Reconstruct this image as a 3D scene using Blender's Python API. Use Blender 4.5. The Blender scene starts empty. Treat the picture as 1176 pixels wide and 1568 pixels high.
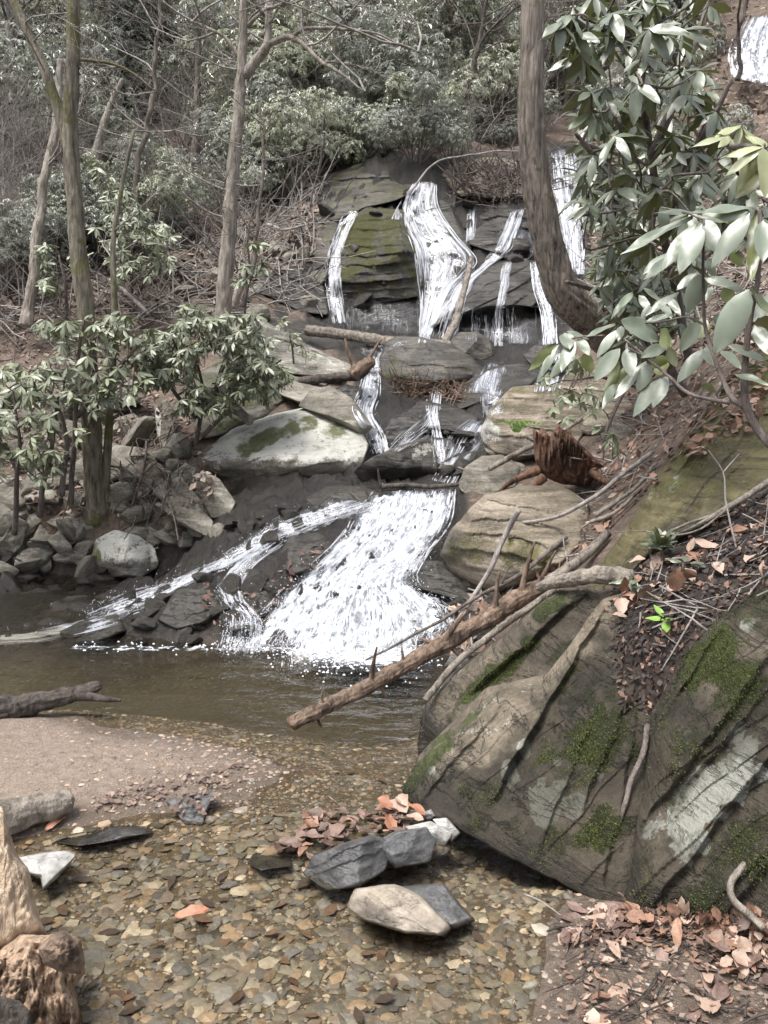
import bpy, math, random
import numpy as np
from mathutils import Vector, Matrix
from mathutils.bvhtree import BVHTree

SC = bpy.context.scene
COL = SC.collection
R = math.radians

# ---------------------------------------------------------------- camera, sky, sun, exposure
EYE = np.array([0.0, 0.0, 1.55]); PITCH = R(8.0); FPX = 1230.0
cd = bpy.data.cameras.new('camera'); cam = bpy.data.objects.new('camera', cd); COL.objects.link(cam)
cam.location = EYE; cam.rotation_euler = (R(90) - PITCH, 0, 0)
cd.sensor_fit = 'VERTICAL'; cd.sensor_height = 36.0; cd.lens = FPX / 1568 * 36.0
cd.clip_start = 0.05; cd.clip_end = 400
SC.camera = cam

SUN_EL, SUN_AZ = R(68), R(232)      # sun high, behind and to the left
w = bpy.data.worlds.new('World'); SC.world = w; w.use_nodes = True
wn = w.node_tree; bg = wn.nodes['Background']
sky = wn.nodes.new('ShaderNodeTexSky'); sky.sky_type = 'NISHITA'; sky.sun_disc = False
sky.sun_elevation = SUN_EL; sky.sun_rotation = SUN_AZ; sky.air_density = 1.0; sky.dust_density = 4.0
hs = wn.nodes.new('ShaderNodeHueSaturation'); hs.inputs['Saturation'].default_value = 0.48
wn.links.new(sky.outputs[0], hs.inputs['Color']); wn.links.new(hs.outputs[0], bg.inputs[0])
bg.inputs[1].default_value = 0.14
sd = bpy.data.lights.new('sun', 'SUN'); sd.energy = 2.0; sd.angle = R(26); sd.color = (1, .975, .945)
sun = bpy.data.objects.new('sun', sd); COL.objects.link(sun)
sdir = Vector((math.sin(SUN_AZ) * math.cos(SUN_EL), math.cos(SUN_AZ) * math.cos(SUN_EL), math.sin(SUN_EL)))
sun.rotation_euler = sdir.to_track_quat('Z', 'Y').to_euler()
SC.view_settings.view_transform = 'Standard'; SC.view_settings.look = 'None'
SC.view_settings.exposure = 1.1; SC.view_settings.gamma = 1.0; SC.view_settings.use_curve_mapping = False
SC.cycles.max_bounces = 8; SC.cycles.transparent_max_bounces = 32

# ---------------------------------------------------------------- maths helpers
rng = np.random.default_rng(7); random.seed(7)
CP, SP = math.cos(PITCH), math.sin(PITCH)

def ray(u, v):
    u = np.asarray(u, float); v = np.asarray(v, float)
    a = (u - 588) / FPX; b = (784 - v) / FPX
    return np.stack([a, CP + b * SP, -SP + b * CP], -1)

def at(u, v, y):            # the point seen at photo pixel (u, v) that lies y metres ahead
    d = ray(u, v)
    return EYE + d * (np.asarray(y, float) / d[..., 1])[..., None]

def proj(P):
    q = P - EYE
    zc = q[..., 1] * CP - q[..., 2] * SP; yc = q[..., 1] * SP + q[..., 2] * CP
    return 588 + FPX * q[..., 0] / zc, 784 - FPX * yc / zc

def _hash(ix, iy, iz, seed):
    h = (ix.astype(np.uint32) * np.uint32(374761393) + iy.astype(np.uint32) * np.uint32(668265263)
         + iz.astype(np.uint32) * np.uint32(2147483647) + np.uint32(seed * 974711 & 0xffffffff))
    h = (h ^ (h >> np.uint32(13))) * np.uint32(1274126177)
    return h ^ (h >> np.uint32(16))

def noise(P, seed=0):       # gradient noise, about -0.7..0.7
    with np.errstate(over='ignore'):
        i = np.floor(P).astype(np.int64); f = P - i
        t = f * f * f * (f * (f * 6 - 15) + 10)
        out = 0
        for dx in (0, 1):
            for dy in (0, 1):
                for dz in (0, 1):
                    h = _hash(i[..., 0] + dx, i[..., 1] + dy, i[..., 2] + dz, seed)
                    g = ((h & 1023) / 511.5 - 1) * (f[..., 0] - dx) + (((h >> np.uint32(10)) & 1023) / 511.5 - 1) * (f[..., 1] - dy) \
                        + (((h >> np.uint32(20)) & 1023) / 511.5 - 1) * (f[..., 2] - dz)
                    wx = t[..., 0] if dx else 1 - t[..., 0]
                    wy = t[..., 1] if dy else 1 - t[..., 1]
                    wz = t[..., 2] if dz else 1 - t[..., 2]
                    out = out + g * wx * wy * wz
    return out

def fbm(P, octv=4, seed=0, gain=.5):
    s = 0; a = 1.0
    for o in range(octv):
        s = s + a * noise(P * (2.0 ** o) + o * 17.3, seed + o); a *= gain
    return s

class TPS:                  # thin plate spline through scattered points
    def __init__(s, X, z, lam=1e-4):
        X = np.asarray(X, float); z = np.asarray(z, float); s.X = X; n = len(X)
        K = s.k(np.linalg.norm(X[:, None] - X[None], axis=2)) + lam * np.eye(n)
        Pm = np.c_[np.ones(n), X]
        A = np.block([[K, Pm], [Pm.T, np.zeros((3, 3))]])
        c = np.linalg.solve(A, np.r_[z, 0, 0, 0]); s.w = c[:n]; s.a = c[n:]
    @staticmethod
    def k(r):
        return r * r * np.log(r + 1e-9)
    def __call__(s, Q):
        out = np.empty(len(Q))
        for i in range(0, len(Q), 20000):
            q = Q[i:i + 20000]
            out[i:i + 20000] = s.k(np.linalg.norm(q[:, None] - s.X[None], axis=2)) @ s.w + s.a[0] + q @ s.a[1:]
        return out

def sstep(a, b, x):
    t = np.clip((x - a) / (b - a), 0, 1); return t * t * (3 - 2 * t)

def spline(pts, n):         # Catmull-Rom through rows of any width
    p = np.asarray(pts, float); m = len(p)
    if m < 3: return p[0] + (p[-1] - p[0]) * np.linspace(0, 1, n)[:, None]
    q = np.vstack([2 * p[0] - p[1], p, 2 * p[-1] - p[-2]])
    t = np.linspace(0, m - 1 - 1e-6, n); i = t.astype(int); f = (t - i)[:, None]
    a, b, c, d = q[i], q[i + 1], q[i + 2], q[i + 3]
    return .5 * (2 * b + (c - a) * f + (2 * a - 5 * b + 4 * c - d) * f ** 2 + (3 * b - a - 3 * c + d) * f ** 3)

# ---------------------------------------------------------------- object helpers
def mesh(name, V, F, mats, smooth=True, attrs=None, mi=None):
    V = np.ascontiguousarray(V, np.float32)
    me = bpy.data.meshes.new(name)
    me.vertices.add(len(V)); me.vertices.foreach_set('co', V.ravel())
    Fs = F if isinstance(F, list) else [F]
    Fs = [np.asarray(f, np.int32) for f in Fs if len(f)]
    loops = np.concatenate([f.ravel() for f in Fs])
    tot = np.concatenate([np.full(len(f), f.shape[1], np.int32) for f in Fs])
    me.loops.add(len(loops)); me.loops.foreach_set('vertex_index', loops)
    me.polygons.add(len(tot))
    me.polygons.foreach_set('loop_start', np.r_[0, np.cumsum(tot)[:-1]].astype(np.int32))
    me.polygons.foreach_set('use_smooth', np.full(len(tot), smooth))
    if mi is not None: me.polygons.foreach_set('material_index', np.asarray(mi, np.int32))
    for m in (mats if isinstance(mats, (list, tuple)) else [mats]): me.materials.append(m)
    for k, a in (attrs or {}).items():
        a = np.asarray(a, np.float32)
        if a.ndim == 1:
            me.attributes.new(k, 'FLOAT', 'POINT').data.foreach_set('value', a)
        else:
            c = np.ones((len(a), 4), np.float32); c[:, :3] = a
            me.attributes.new(k, 'FLOAT_COLOR', 'POINT').data.foreach_set('color', c.ravel())
    me.update(calc_edges=True)
    return me

def tag(o, label=None, cat=None, group=None, kind=None):
    if label: o['label'] = label
    if cat: o['category'] = cat
    if group: o['group'] = group
    if kind: o['kind'] = kind
    return o

def obj(name, V, F, mats, parent=None, origin=None, **k):   # V in world coordinates
    V = np.asarray(V, float)
    if parent is not None: org = np.array(parent.location)
    elif origin is not None: org = np.asarray(origin, float)
    else: org = np.array([(V[:, 0].min() + V[:, 0].max()) / 2, (V[:, 1].min() + V[:, 1].max()) / 2, V[:, 2].min()])
    o = bpy.data.objects.new(name, mesh(name, V - org, F, mats, **k)); COL.objects.link(o)
    if parent is not None: o.parent = parent
    else: o.location = org
    return o

def empty(name, loc, label, cat, group=None):
    o = bpy.data.objects.new(name, None); COL.objects.link(o); o.location = loc; o.empty_display_size = .1
    return tag(o, label, cat, group)

def grid_faces(n, m, wrap=False):      # n rows, m columns
    i, j = np.meshgrid(np.arange(n - 1), np.arange(m if wrap else m - 1), indexing='ij')
    i = i.ravel(); j = j.ravel(); k = (j + 1) % m
    return np.stack([i * m + j, i * m + k, (i + 1) * m + k, (i + 1) * m + j], 1)

class MB:                               # collects pieces into one mesh
    def __init__(s): s.V = []; s.Q = []; s.T = []; s.n = 0; s.A = {}
    def add(s, V, F, **attrs):
        F = np.asarray(F, np.int64)
        (s.Q if F.shape[1] == 4 else s.T).append(F + s.n)
        s.V.append(V); s.n += len(V)
        for k, a in attrs.items(): s.A.setdefault(k, []).append(np.asarray(a, float))
    def faces(s): return [np.vstack(x) for x in (s.Q, s.T) if x]
    def build(s, name, mats, parent=None, **k):
        return obj(name, np.vstack(s.V), s.faces(), mats, parent, attrs={k2: np.concatenate(a) for k2, a in s.A.items()} or None, **k)

def tube(path, rad, seg=8, rough=0.0, seed=0, caps=True, oval=1.0, furrow=0.0, fk=3.5):
    P = np.asarray(path, float); n = len(P); rad = np.broadcast_to(np.asarray(rad, float), (n,))
    T = np.gradient(P, axis=0); T /= np.linalg.norm(T, axis=1)[:, None] + 1e-9
    up = np.array([0.3, -.5, .81]); up = np.array([1.0, .1, 0]) if abs(T[n // 2] @ up) > .9 else up
    A = np.cross(T, up); A /= np.linalg.norm(A, axis=1)[:, None] + 1e-9
    B = np.cross(A, T)
    th = np.arange(seg) / seg * 2 * np.pi
    dirs = A[:, None] * np.cos(th)[None, :, None] + B[:, None] * np.sin(th)[None, :, None] * oval
    rr = rad[:, None] * np.ones(seg)
    if rough:
        q = P[:, None] + dirs * rad[:, None, None]
        rr = rr * (1 + rough * fbm(q / (np.mean(rad) * np.array([1.3, 1.3, 3.0])), 3, seed))
    if furrow:
        sl = np.r_[0, np.cumsum(np.linalg.norm(np.diff(P, axis=0), axis=1))] / np.mean(rad)
        q = np.stack([np.cos(th)[None] * fk + 0 * sl[:, None], np.sin(th)[None] * fk + 0 * sl[:, None], .45 * sl[:, None] + 0 * th[None]], -1)
        rr = rr * (1 - furrow * (1 - np.minimum(1, 3.2 * np.abs(noise(q, seed + 7)))) + furrow * .4 * noise(q * 2.7, seed + 8))
    V = (P[:, None] + dirs * rr[..., None]).reshape(-1, 3)
    F = grid_faces(n, seg, True)
    if caps:
        V = np.vstack([V, P[:1] - T[:1] * rad[0] * .25, P[-1:] + T[-1:] * rad[-1] * .4]); b = n * seg
        j = np.arange(seg); k = (j + 1) % seg
        F2 = np.vstack([np.stack([k, j, np.full(seg, b)], 1), np.stack([j + b - seg, k + b - seg, np.full(seg, b + 1)], 1)])
        return V, [F, F2]
    return V, [F]

def add_tube(mb, *a, **k):
    V, Fs = tube(*a, **k); n0 = mb.n; mb.V.append(V); mb.n += len(V)
    for F in Fs: (mb.Q if F.shape[1] == 4 else mb.T).append(F + n0)

# ---------------------------------------------------------------- materials
class NT:
    def __init__(s, name):
        s.m = bpy.data.materials.new(name); s.m.use_nodes = True; s.t = s.m.node_tree; s.t.nodes.clear()
        s.out = s.n('OutputMaterial')
    def n(s, typ, **k):
        nd = s.t.nodes.new('ShaderNode' + typ)
        for a, v in k.items():
            if a.startswith('_'): setattr(nd, a[1:], v)
        for a, v in k.items():
            if not a.startswith('_'):
                key = int(a[1:]) if a[0] == 'i' and a[1:].isdigit() else a.replace('__', ' ')
                s.set(nd.inputs[key], v)
        return nd
    def set(s, inp, v):
        if isinstance(v, bpy.types.NodeSocket): s.t.links.new(v, inp)
        elif isinstance(v, tuple) and len(v) == 3 and inp.type == 'RGBA': inp.default_value = v + (1,)
        else: inp.default_value = v
    def math(s, op, a, b=0.0, c=None):
        nd = s.n('Math', _operation=op, i0=a, i1=b)
        if c is not None: s.set(nd.inputs[2], c)
        return nd.outputs[0]
    def mix(s, f, a, b, mode='MIX'):
        nd = s.n('MixRGB', _blend_type=mode, i0=f, i1=a, i2=b); return nd.outputs[0]
    def noise(s, vec, scale, detail=4, rough=.55, dist=0.0):
        return s.n('TexNoise', Vector=vec, Scale=scale, Detail=float(detail), Roughness=rough, Distortion=dist).outputs[0]
    def ramp(s, f, stops):
        nd = s.n('ValToRGB', i0=f); e = nd.color_ramp.elements
        while len(e) < len(stops): e.new(.5)
        for el, (p, c) in zip(e, stops): el.position = p; el.color = (c + (1,)) if isinstance(c, tuple) else (c, c, c, 1)
        return nd.outputs[0]
    def step(s, x, a, b):
        nd = s.n('MapRange', Value=x); nd.interpolation_type = 'SMOOTHSTEP'
        nd.inputs[1].default_value = a; nd.inputs[2].default_value = b
        return nd.outputs[0]
    def attr(s, name, col=False):
        nd = s.n('Attribute', _attribute_name=name); return nd.outputs[0 if col else 2]
    def mapping(s, vec, rot=(0, 0, 0), scale=(1, 1, 1)):
        nd = s.n('Mapping', Vector=vec); nd.inputs['Rotation'].default_value = rot; nd.inputs['Scale'].default_value = scale
        return nd.outputs[0]
    def bump(s, h, strength=.5, dist=.02, normal=None):
        nd = s.n('Bump', Height=h, Strength=strength, Distance=dist)
        if normal is not None: s.set(nd.inputs['Normal'], normal)
        return nd.outputs[0]
    def surf(s, sh): s.t.links.new(sh, s.out.inputs[0]); return s.m
    def principled(s, **k):
        return s.n('BsdfPrincipled', **k).outputs[0]

def rock_mat(name, dark, mid, light, lichen=(.57, .56, .50), moss=(.075, .085, .018), rot=(0, R(60), R(20)), band=.5, sc=1.0, rough=.75, bump=.6, wetr=.22, wetmul=(.26, .25, .235)):
    t = NT(name); co = t.n('TexCoord').outputs['Object']
    b = t.mapping(co, rot, (sc * .7, sc * .7, sc * 7))
    n1 = t.noise(co, 2.4 * sc, 8, .62, .3); n2 = t.noise(b, 2.5, 6, .6, .6); n3 = t.noise(co, 38 * sc, 5, .7)
    f = t.math('ADD', t.math('MULTIPLY', n1, 1 - band), t.math('MULTIPLY', n2, band))
    f = t.math('ADD', f, t.math('MULTIPLY', t.math('SUBTRACT', n3, .5), .42))
    c = t.ramp(f, [(.3, dark), (.47, mid), (.66, light)])
    crack = t.step(t.math('ABSOLUTE', t.math('SUBTRACT', t.noise(b, .9, 6, .7, .8), .5)), .0, .010)
    c = t.mix(t.math('MULTIPLY', t.math('SUBTRACT', 1.0, crack), .4), c, tuple(x * .35 for x in dark))
    ln = t.math('ADD', t.math('MULTIPLY', t.noise(co, 9 * sc, 8, .72), .6), t.math('MULTIPLY', t.noise(co, 45 * sc, 5, .7), .4))
    lf = t.step(t.math('ADD', t.attr('pale'), t.math('MULTIPLY', t.math('SUBTRACT', ln, .5), 1.7)), .46, .60)
    c = t.mix(t.math('MULTIPLY', lf, .85), c, t.mix(n3, tuple(x * .72 for x in lichen), lichen))
    mn = t.math('ADD', t.math('MULTIPLY', t.noise(co, 5 * sc, 7, .65), .75), t.math('MULTIPLY', n3, .25))
    mf = t.step(t.math('ADD', t.attr('moss'), t.math('MULTIPLY', t.math('SUBTRACT', mn, .5), 1.5)), .40, .66)
    mc = t.mix(t.noise(co, 22 * sc, 3), tuple(x * .45 for x in moss), tuple(x * 1.5 for x in moss))
    c = t.mix(t.math('MULTIPLY', mf, .88), c, mc)
    wet = t.attr('wet')
    c = t.mix(wet, c, t.mix(1.0, c, wetmul, 'MULTIPLY'))
    n4 = t.noise(co, 150 * sc, 4, .7); h = t.math('ADD', t.math('ADD', t.math('MULTIPLY', n2, 1.0), t.math('MULTIPLY', n4, .22)), t.math('MULTIPLY', n3, .5))
    h = t.math('ADD', h, t.math('MULTIPLY', crack, .5))
    h = t.math('ADD', h, t.math('MULTIPLY', mf, t.math('MULTIPLY', t.noise(co, 90 * sc, 2), .9)))
    rg = t.n('MapRange', Value=wet); rg.inputs[3].default_value = rough; rg.inputs[4].default_value = wetr
    rgh = t.math('MAXIMUM', rg.outputs[0], t.math('MULTIPLY', mf, .95))
    return t.surf(t.principled(Base__Color=c, Roughness=rgh, Normal=t.bump(h, bump, .03 / sc)))

M = {}
M['boulder'] = rock_mat('pale boulder stone', (.055, .049, .038), (.155, .14, .11), (.31, .29, .24))
M['slab'] = rock_mat('brown slab stone', (.05, .042, .03), (.14, .115, .08), (.30, .25, .185), lichen=(.5, .51, .44), moss=(.062, .085, .014), rot=(R(20), R(35), R(-40)), band=.4, wetr=.6, wetmul=(.11, .10, .07), bump=1.0)
M['olive'] = rock_mat('olive slab stone', (.045, .038, .015), (.10, .085, .034), (.20, .17, .085), moss=(.10, .11, .02), rot=(R(20), R(35), R(-40)), band=.7)
M['wetrock'] = rock_mat('dark wet stone', (.016, .014, .012), (.052, .046, .037), (.15, .135, .11), moss=(.085, .085, .018), rot=(0, R(15), 0), band=.6, rough=.5, wetr=.34)
M['fluted'] = rock_mat('fluted brown stone', (.045, .037, .025), (.145, .12, .085), (.32, .27, .21), moss=(.10, .095, .02), rot=(0, R(-12), 0), band=.8)
M['slate'] = rock_mat('grey stream slate', (.05, .05, .052), (.12, .12, .12), (.27, .265, .255), sc=4, rot=(0, R(20), 0))
M['white_stone'] = rock_mat('white stone', (.22, .21, .195), (.41, .40, .375), (.58, .57, .54), sc=5)
M['tan_stone'] = rock_mat('tan stone', (.16, .135, .10), (.30, .255, .20), (.42, .365, .30), sc=3, band=.25)

def bark_mat(name, dark, light, moss=None, mossamt=.5, sc=1.0, stretch=.16):
    t = NT(name); co = t.n('TexCoord').outputs['Object']
    b = t.mapping(co, (0, 0, 0), (1, 1, stretch))
    n1 = t.noise(b, 26 * sc, 6, .65, .4); n2 = t.noise(co, 3 * sc, 5, .6)
    c = t.ramp(t.math('ADD', t.math('MULTIPLY', n1, .7), t.math('MULTIPLY', n2, .3)), [(.38, dark), (.58, light)])
    if moss:
        f = t.step(t.math('ADD', n2, t.math('MULTIPLY', t.noise(co, 14 * sc, 4), .3)), .85 - mossamt * .4, .95 - mossamt * .4)
        c = t.mix(t.math('MULTIPLY', f, .85), c, moss)
    return t.surf(t.principled(Base__Color=c, Roughness=.9, Normal=t.bump(n1, 1.0, .035 / sc)))

M['bark'] = bark_mat('grey brown bark', (.07, .055, .042), (.22, .185, .15))
M['bark_pale'] = bark_mat('pale bark', (.15, .125, .10), (.36, .32, .27))
M['bark_moss'] = bark_mat('mossy bark', (.065, .056, .04), (.25, .22, .165), (.10, .095, .03), .5)
M['bark_lean'] = bark_mat('furrowed bark', (.045, .036, .03), (.27, .23, .19), (.085, .075, .025), .3, 1.5, .07)
M['twig'] = bark_mat('twig bark', (.07, .055, .048), (.20, .165, .145))
M['twig_grey'] = bark_mat('grey twig bark', (.17, .15, .135), (.38, .345, .315))
M['wood_grey'] = bark_mat('weathered wood', (.09, .075, .06), (.32, .28, .23), stretch=.3)
M['wood_brown'] = bark_mat('brown dead wood', (.055, .037, .026), (.27, .19, .135), stretch=.35)
M['wood_dark'] = bark_mat('wet dark wood', (.025, .02, .017), (.11, .09, .075), stretch=.35)
M['wood_rot'] = bark_mat('rotten orange wood', (.13, .08, .05), (.50, .36, .25), sc=1.5, stretch=.4)
M['wood_red'] = bark_mat('reddish rotten stump wood', (.03, .015, .010), (.19, .10, .062), sc=1.2, stretch=.3)
M['wood_bare'] = bark_mat('bare pale wood', (.27, .19, .12), (.55, .43, .31), sc=.8, stretch=.3)

def leaf_mat(name, top, under, rough=.38, var=.35, gloss=.8, coat=.35, trans=.15):
    t = NT(name); oi = t.n('ObjectInfo').outputs['Random']; co = t.n('TexCoord').outputs['Object']
    n = t.noise(co, 7, 2)
    r = t.math('ADD', t.math('MULTIPLY', oi, .5), t.math('MULTIPLY', n, .5))
    a = t.mix(r, tuple(x * (1 - var) for x in top), tuple(x * (1 + var) for x in top))
    c = t.mix(t.n('NewGeometry').outputs['Backfacing'], a, under)
    p = t.principled(Base__Color=c, Roughness=rough, Specular__IOR__Level=gloss, Coat__Weight=coat, Coat__Roughness=.3)
    tr = t.n('BsdfTranslucent', Color=tuple(min(1, x * 1.3) for x in under)).outputs[0]
    return t.surf(t.n('MixShader', i0=trans, i1=p, i2=tr).outputs[0])

M['leaf_near'] = leaf_mat('near evergreen leaf', (.17, .20, .14), (.13, .15, .045), .42, .42, .9, .35)  # base colour raised to carry part of the pale sky sheen
M['leaf_yellow'] = leaf_mat('yellowing evergreen leaf', (.30, .32, .16), (.26, .28, .13), .5)
M['leaf_mid'] = leaf_mat('mid evergreen leaf', (.14, .165, .105), (.10, .115, .035), .42, .5, .9, .35)
M['leaf_left'] = leaf_mat('bank evergreen leaf', (.20, .225, .135), (.14, .16, .075), .48, .5, .8, .2)
M['leaf_far'] = leaf_mat('hillside evergreen leaf', (.31, .325, .265), (.22, .235, .18), .42, .45, 1.0, .8, .28)  # hillside leaf colours brightened to include the sheen of the sky
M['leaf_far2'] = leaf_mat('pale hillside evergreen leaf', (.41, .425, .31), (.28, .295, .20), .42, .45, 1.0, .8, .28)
M['leaf_bright'] = leaf_mat('bright green leaf', (.22, .38, .07), (.25, .40, .08), .4)

def dry_mat(name, a, b):
    t = NT(name); oi = t.n('ObjectInfo').outputs['Random']; co = t.n('TexCoord').outputs['Object']
    r = t.math('ADD', t.math('MULTIPLY', oi, .4), t.math('MULTIPLY', t.noise(co, 9, 4), .6))
    return t.surf(t.principled(Base__Color=t.ramp(r, [(.25, a), (.75, b)]), Roughness=.6))
M['dry_pale'] = dry_mat('pale dry leaf', (.24, .165, .12), (.44, .32, .25))
M['dry_brown'] = dry_mat('brown dry leaf', (.14, .07, .045), (.34, .20, .13))
M['dry_wet'] = dry_mat('wet purple brown leaf', (.07, .042, .033), (.22, .145, .115))
M['dry_orange'] = dry_mat('orange dry leaf', (.22, .09, .05), (.40, .20, .12))

def col_mat(name, rough=.6, bump=0.0, scale=40):
    t = NT(name); co = t.n('TexCoord').outputs['Object']
    n = t.noise(co, scale, 5, .65)
    c = t.mix(.6, t.attr('col', True), t.ramp(n, [(.3, .35), (.7, 1.25)]), 'MULTIPLY')
    return t.surf(t.principled(Base__Color=c, Roughness=rough, Normal=t.bump(n, bump, .01)))
M['pebbles'] = col_mat('mixed creek gravel', .45, .3)
M['litter'] = col_mat('mixed leaf litter', .75)
PEB = {'ochre': (.30, .225, .15), 'olive': (.205, .19, .15), 'grey': (.22, .215, .205), 'brown': (.22, .185, .15), 'pale': (.44, .39, .31), 'dark': (.13, .122, .11)}
for k, c in PEB.items():
    t = NT(k + ' creek stone'); co = t.n('TexCoord').outputs['Object']; n = t.noise(co, 2.2, 6, .65); r = t.n('ObjectInfo').outputs['Random']
    cc = t.mix(t.math('ADD', t.math('MULTIPLY', n, .7), t.math('MULTIPLY', r, .3)), tuple(x * .5 for x in c), tuple(min(1, x * 1.45) for x in c))
    M['peb_' + k] = t.surf(t.principled(Base__Color=cc, Roughness=.5, Normal=t.bump(n, .4, .3)))

# foam: opaque white water in thin strands
t = NT('white water'); M['foam'] = t.surf(t.principled(Base__Color=(.64, .66, .70), Roughness=.45))
t = NT('veil of falling water'); M['veil'] = t.surf(t.n('MixShader', i0=.42, i1=t.n('BsdfTransparent').outputs[0], i2=t.principled(Base__Color=(.70, .72, .76), Roughness=.4)).outputs[0])
# thin running water with white streaks along the flow
def sheet_mat(name, cover, ks=26., kt=5., iso=22., soft=.30):
    t = NT(name)
    v = t.n('CombineXYZ', X=t.math('MULTIPLY', t.attr('su'), ks), Y=t.math('MULTIPLY', t.attr('st'), kt)).outputs[0]
    n = t.math('ADD', t.math('MULTIPLY', t.noise(v, 1.0, 5, .6, .5), .6), t.math('MULTIPLY', t.noise(t.n('TexCoord').outputs['Object'], iso, 4, .65), .4)); e = t.attr('edge')
    f = t.step(t.math('ADD', t.math('ADD', n, cover - .5), t.math('MULTIPLY', t.math('SUBTRACT', e, 1.0), .5)), .54 - soft / 2, .54 + soft / 2)
    nb = t.bump(n, .8, .03)
    gl = t.n('BsdfGlossy', Roughness=.08, Normal=nb).outputs[0]
    tr = t.n('BsdfTransparent', Color=(.93, .93, .93)).outputs[0]
    clear = t.n('MixShader', i0=t.math('MULTIPLY', t.math('ADD', t.n('Fresnel', IOR=1.33, Normal=nb).outputs[0], .02), e), i1=tr, i2=gl).outputs[0]
    wh = t.principled(Base__Color=t.mix(t.step(n, .38, .62), (.26, .285, .31), (.70, .72, .75)), Roughness=.4, Normal=nb)
    return t.surf(t.n('MixShader', i0=f, i1=clear, i2=wh).outputs[0])
M['sheet_hi'] = sheet_mat('broken white water', .49, 30, 7, 16)
M['cascade'] = sheet_mat('frothy white water', .59, 26, 14, 15, .30)
M['sheet_mid'] = sheet_mat('streaked water', .40, 34, 5, 14)
M['chute'] = sheet_mat('rippled side chute water', .51, 16, 44, 20)
M['sheet_lo'] = sheet_mat('thin clear water', .38, 26, 5, 14)
M['pool_foam'] = sheet_mat('floating foam', .62, 14, 14, 18, .16)

# pool water
t = NT('clear creek water'); co = t.n('TexCoord').outputs['Object']
wv = t.math('ADD', t.noise(t.mapping(co, (0, 0, R(12)), (1, 2.2, 1)), 5.5, 3, .5, .5), t.math('MULTIPLY', t.noise(co, 24, 2), .22))
nb = t.bump(wv, .6, .03)
fr = t.n('Fresnel', IOR=1.33, Normal=nb).outputs[0]
M['water'] = t.surf(t.n('MixShader', i0=fr, i1=t.n('BsdfTransparent', Color=(.86, .83, .76)).outputs[0], i2=t.n('BsdfGlossy', Roughness=.03, Normal=nb).outputs[0]).outputs[0])

# ground
t = NT('forest floor'); co = t.n('TexCoord').outputs['Object']
n1 = t.noise(co, 2.2, 8, .65); n2 = t.noise(co, 26, 6, .7); n3 = t.noise(co, 120, 3, .6)
lit = t.ramp(t.math('ADD', t.math('MULTIPLY', n1, .45), t.math('MULTIPLY', n2, .55)), [(.33, (.045, .033, .025)), (.5, (.125, .092, .069)), (.66, (.28, .215, .17))])
soil = t.ramp(n2, [(.35, (.012, .009, .008)), (.62, (.038, .029, .025))])
c = t.mix(t.attr('soil'), lit, soil)
sandc = t.ramp(t.math('ADD', t.math('MULTIPLY', n2, .6), t.math('MULTIPLY', n3, .4)), [(.33, (.15, .112, .082)), (.64, (.33, .265, .21))])
c = t.mix(t.attr('sand'), c, sandc)
vor = t.n('TexVoronoi', Vector=t.mapping(co, (0, 0, .3), (1, 1.5, 1)), Scale=34.0, Randomness=1.0)
sepc = t.n('SeparateColor', Color=vor.outputs[1]).outputs
gc = t.ramp(sepc[0], [(.0, (.10, .085, .055)), (.25, (.17, .13, .075)), (.45, (.13, .125, .11)), (.65, (.27, .19, .10)), (.85, (.20, .17, .12)), (1.0, (.08, .075, .065))])
gc = t.mix(t.step(vor.outputs[0], .30, .62), gc, (.11, .088, .06))
c = t.mix(t.attr('bed'), c, gc)
c = t.mix(t.attr('deep'), c, (.055, .052, .034))
wr = t.ramp(t.math('ADD', t.math('MULTIPLY', n1, .6), t.math('MULTIPLY', n2, .4)), [(.36, (.013, .012, .010)), (.52, (.036, .032, .027)), (.68, (.10, .09, .075))])
c = t.mix(t.attr('rock'), c, wr)
c = t.mix(t.attr('wet'), c, t.mix(1.0, c, (.46, .43, .40), 'MULTIPLY'))
rg = t.n('MapRange', Value=t.math('MAXIMUM', t.attr('rock'), t.attr('wet'))); rg.inputs[3].default_value = .95; rg.inputs[4].default_value = .3
M['ground'] = t.surf(t.principled(Base__Color=c, Roughness=rg.outputs[0], Normal=t.bump(t.math('ADD', n2, t.math('MULTIPLY', n3, .4)), .8, .035)))

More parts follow.
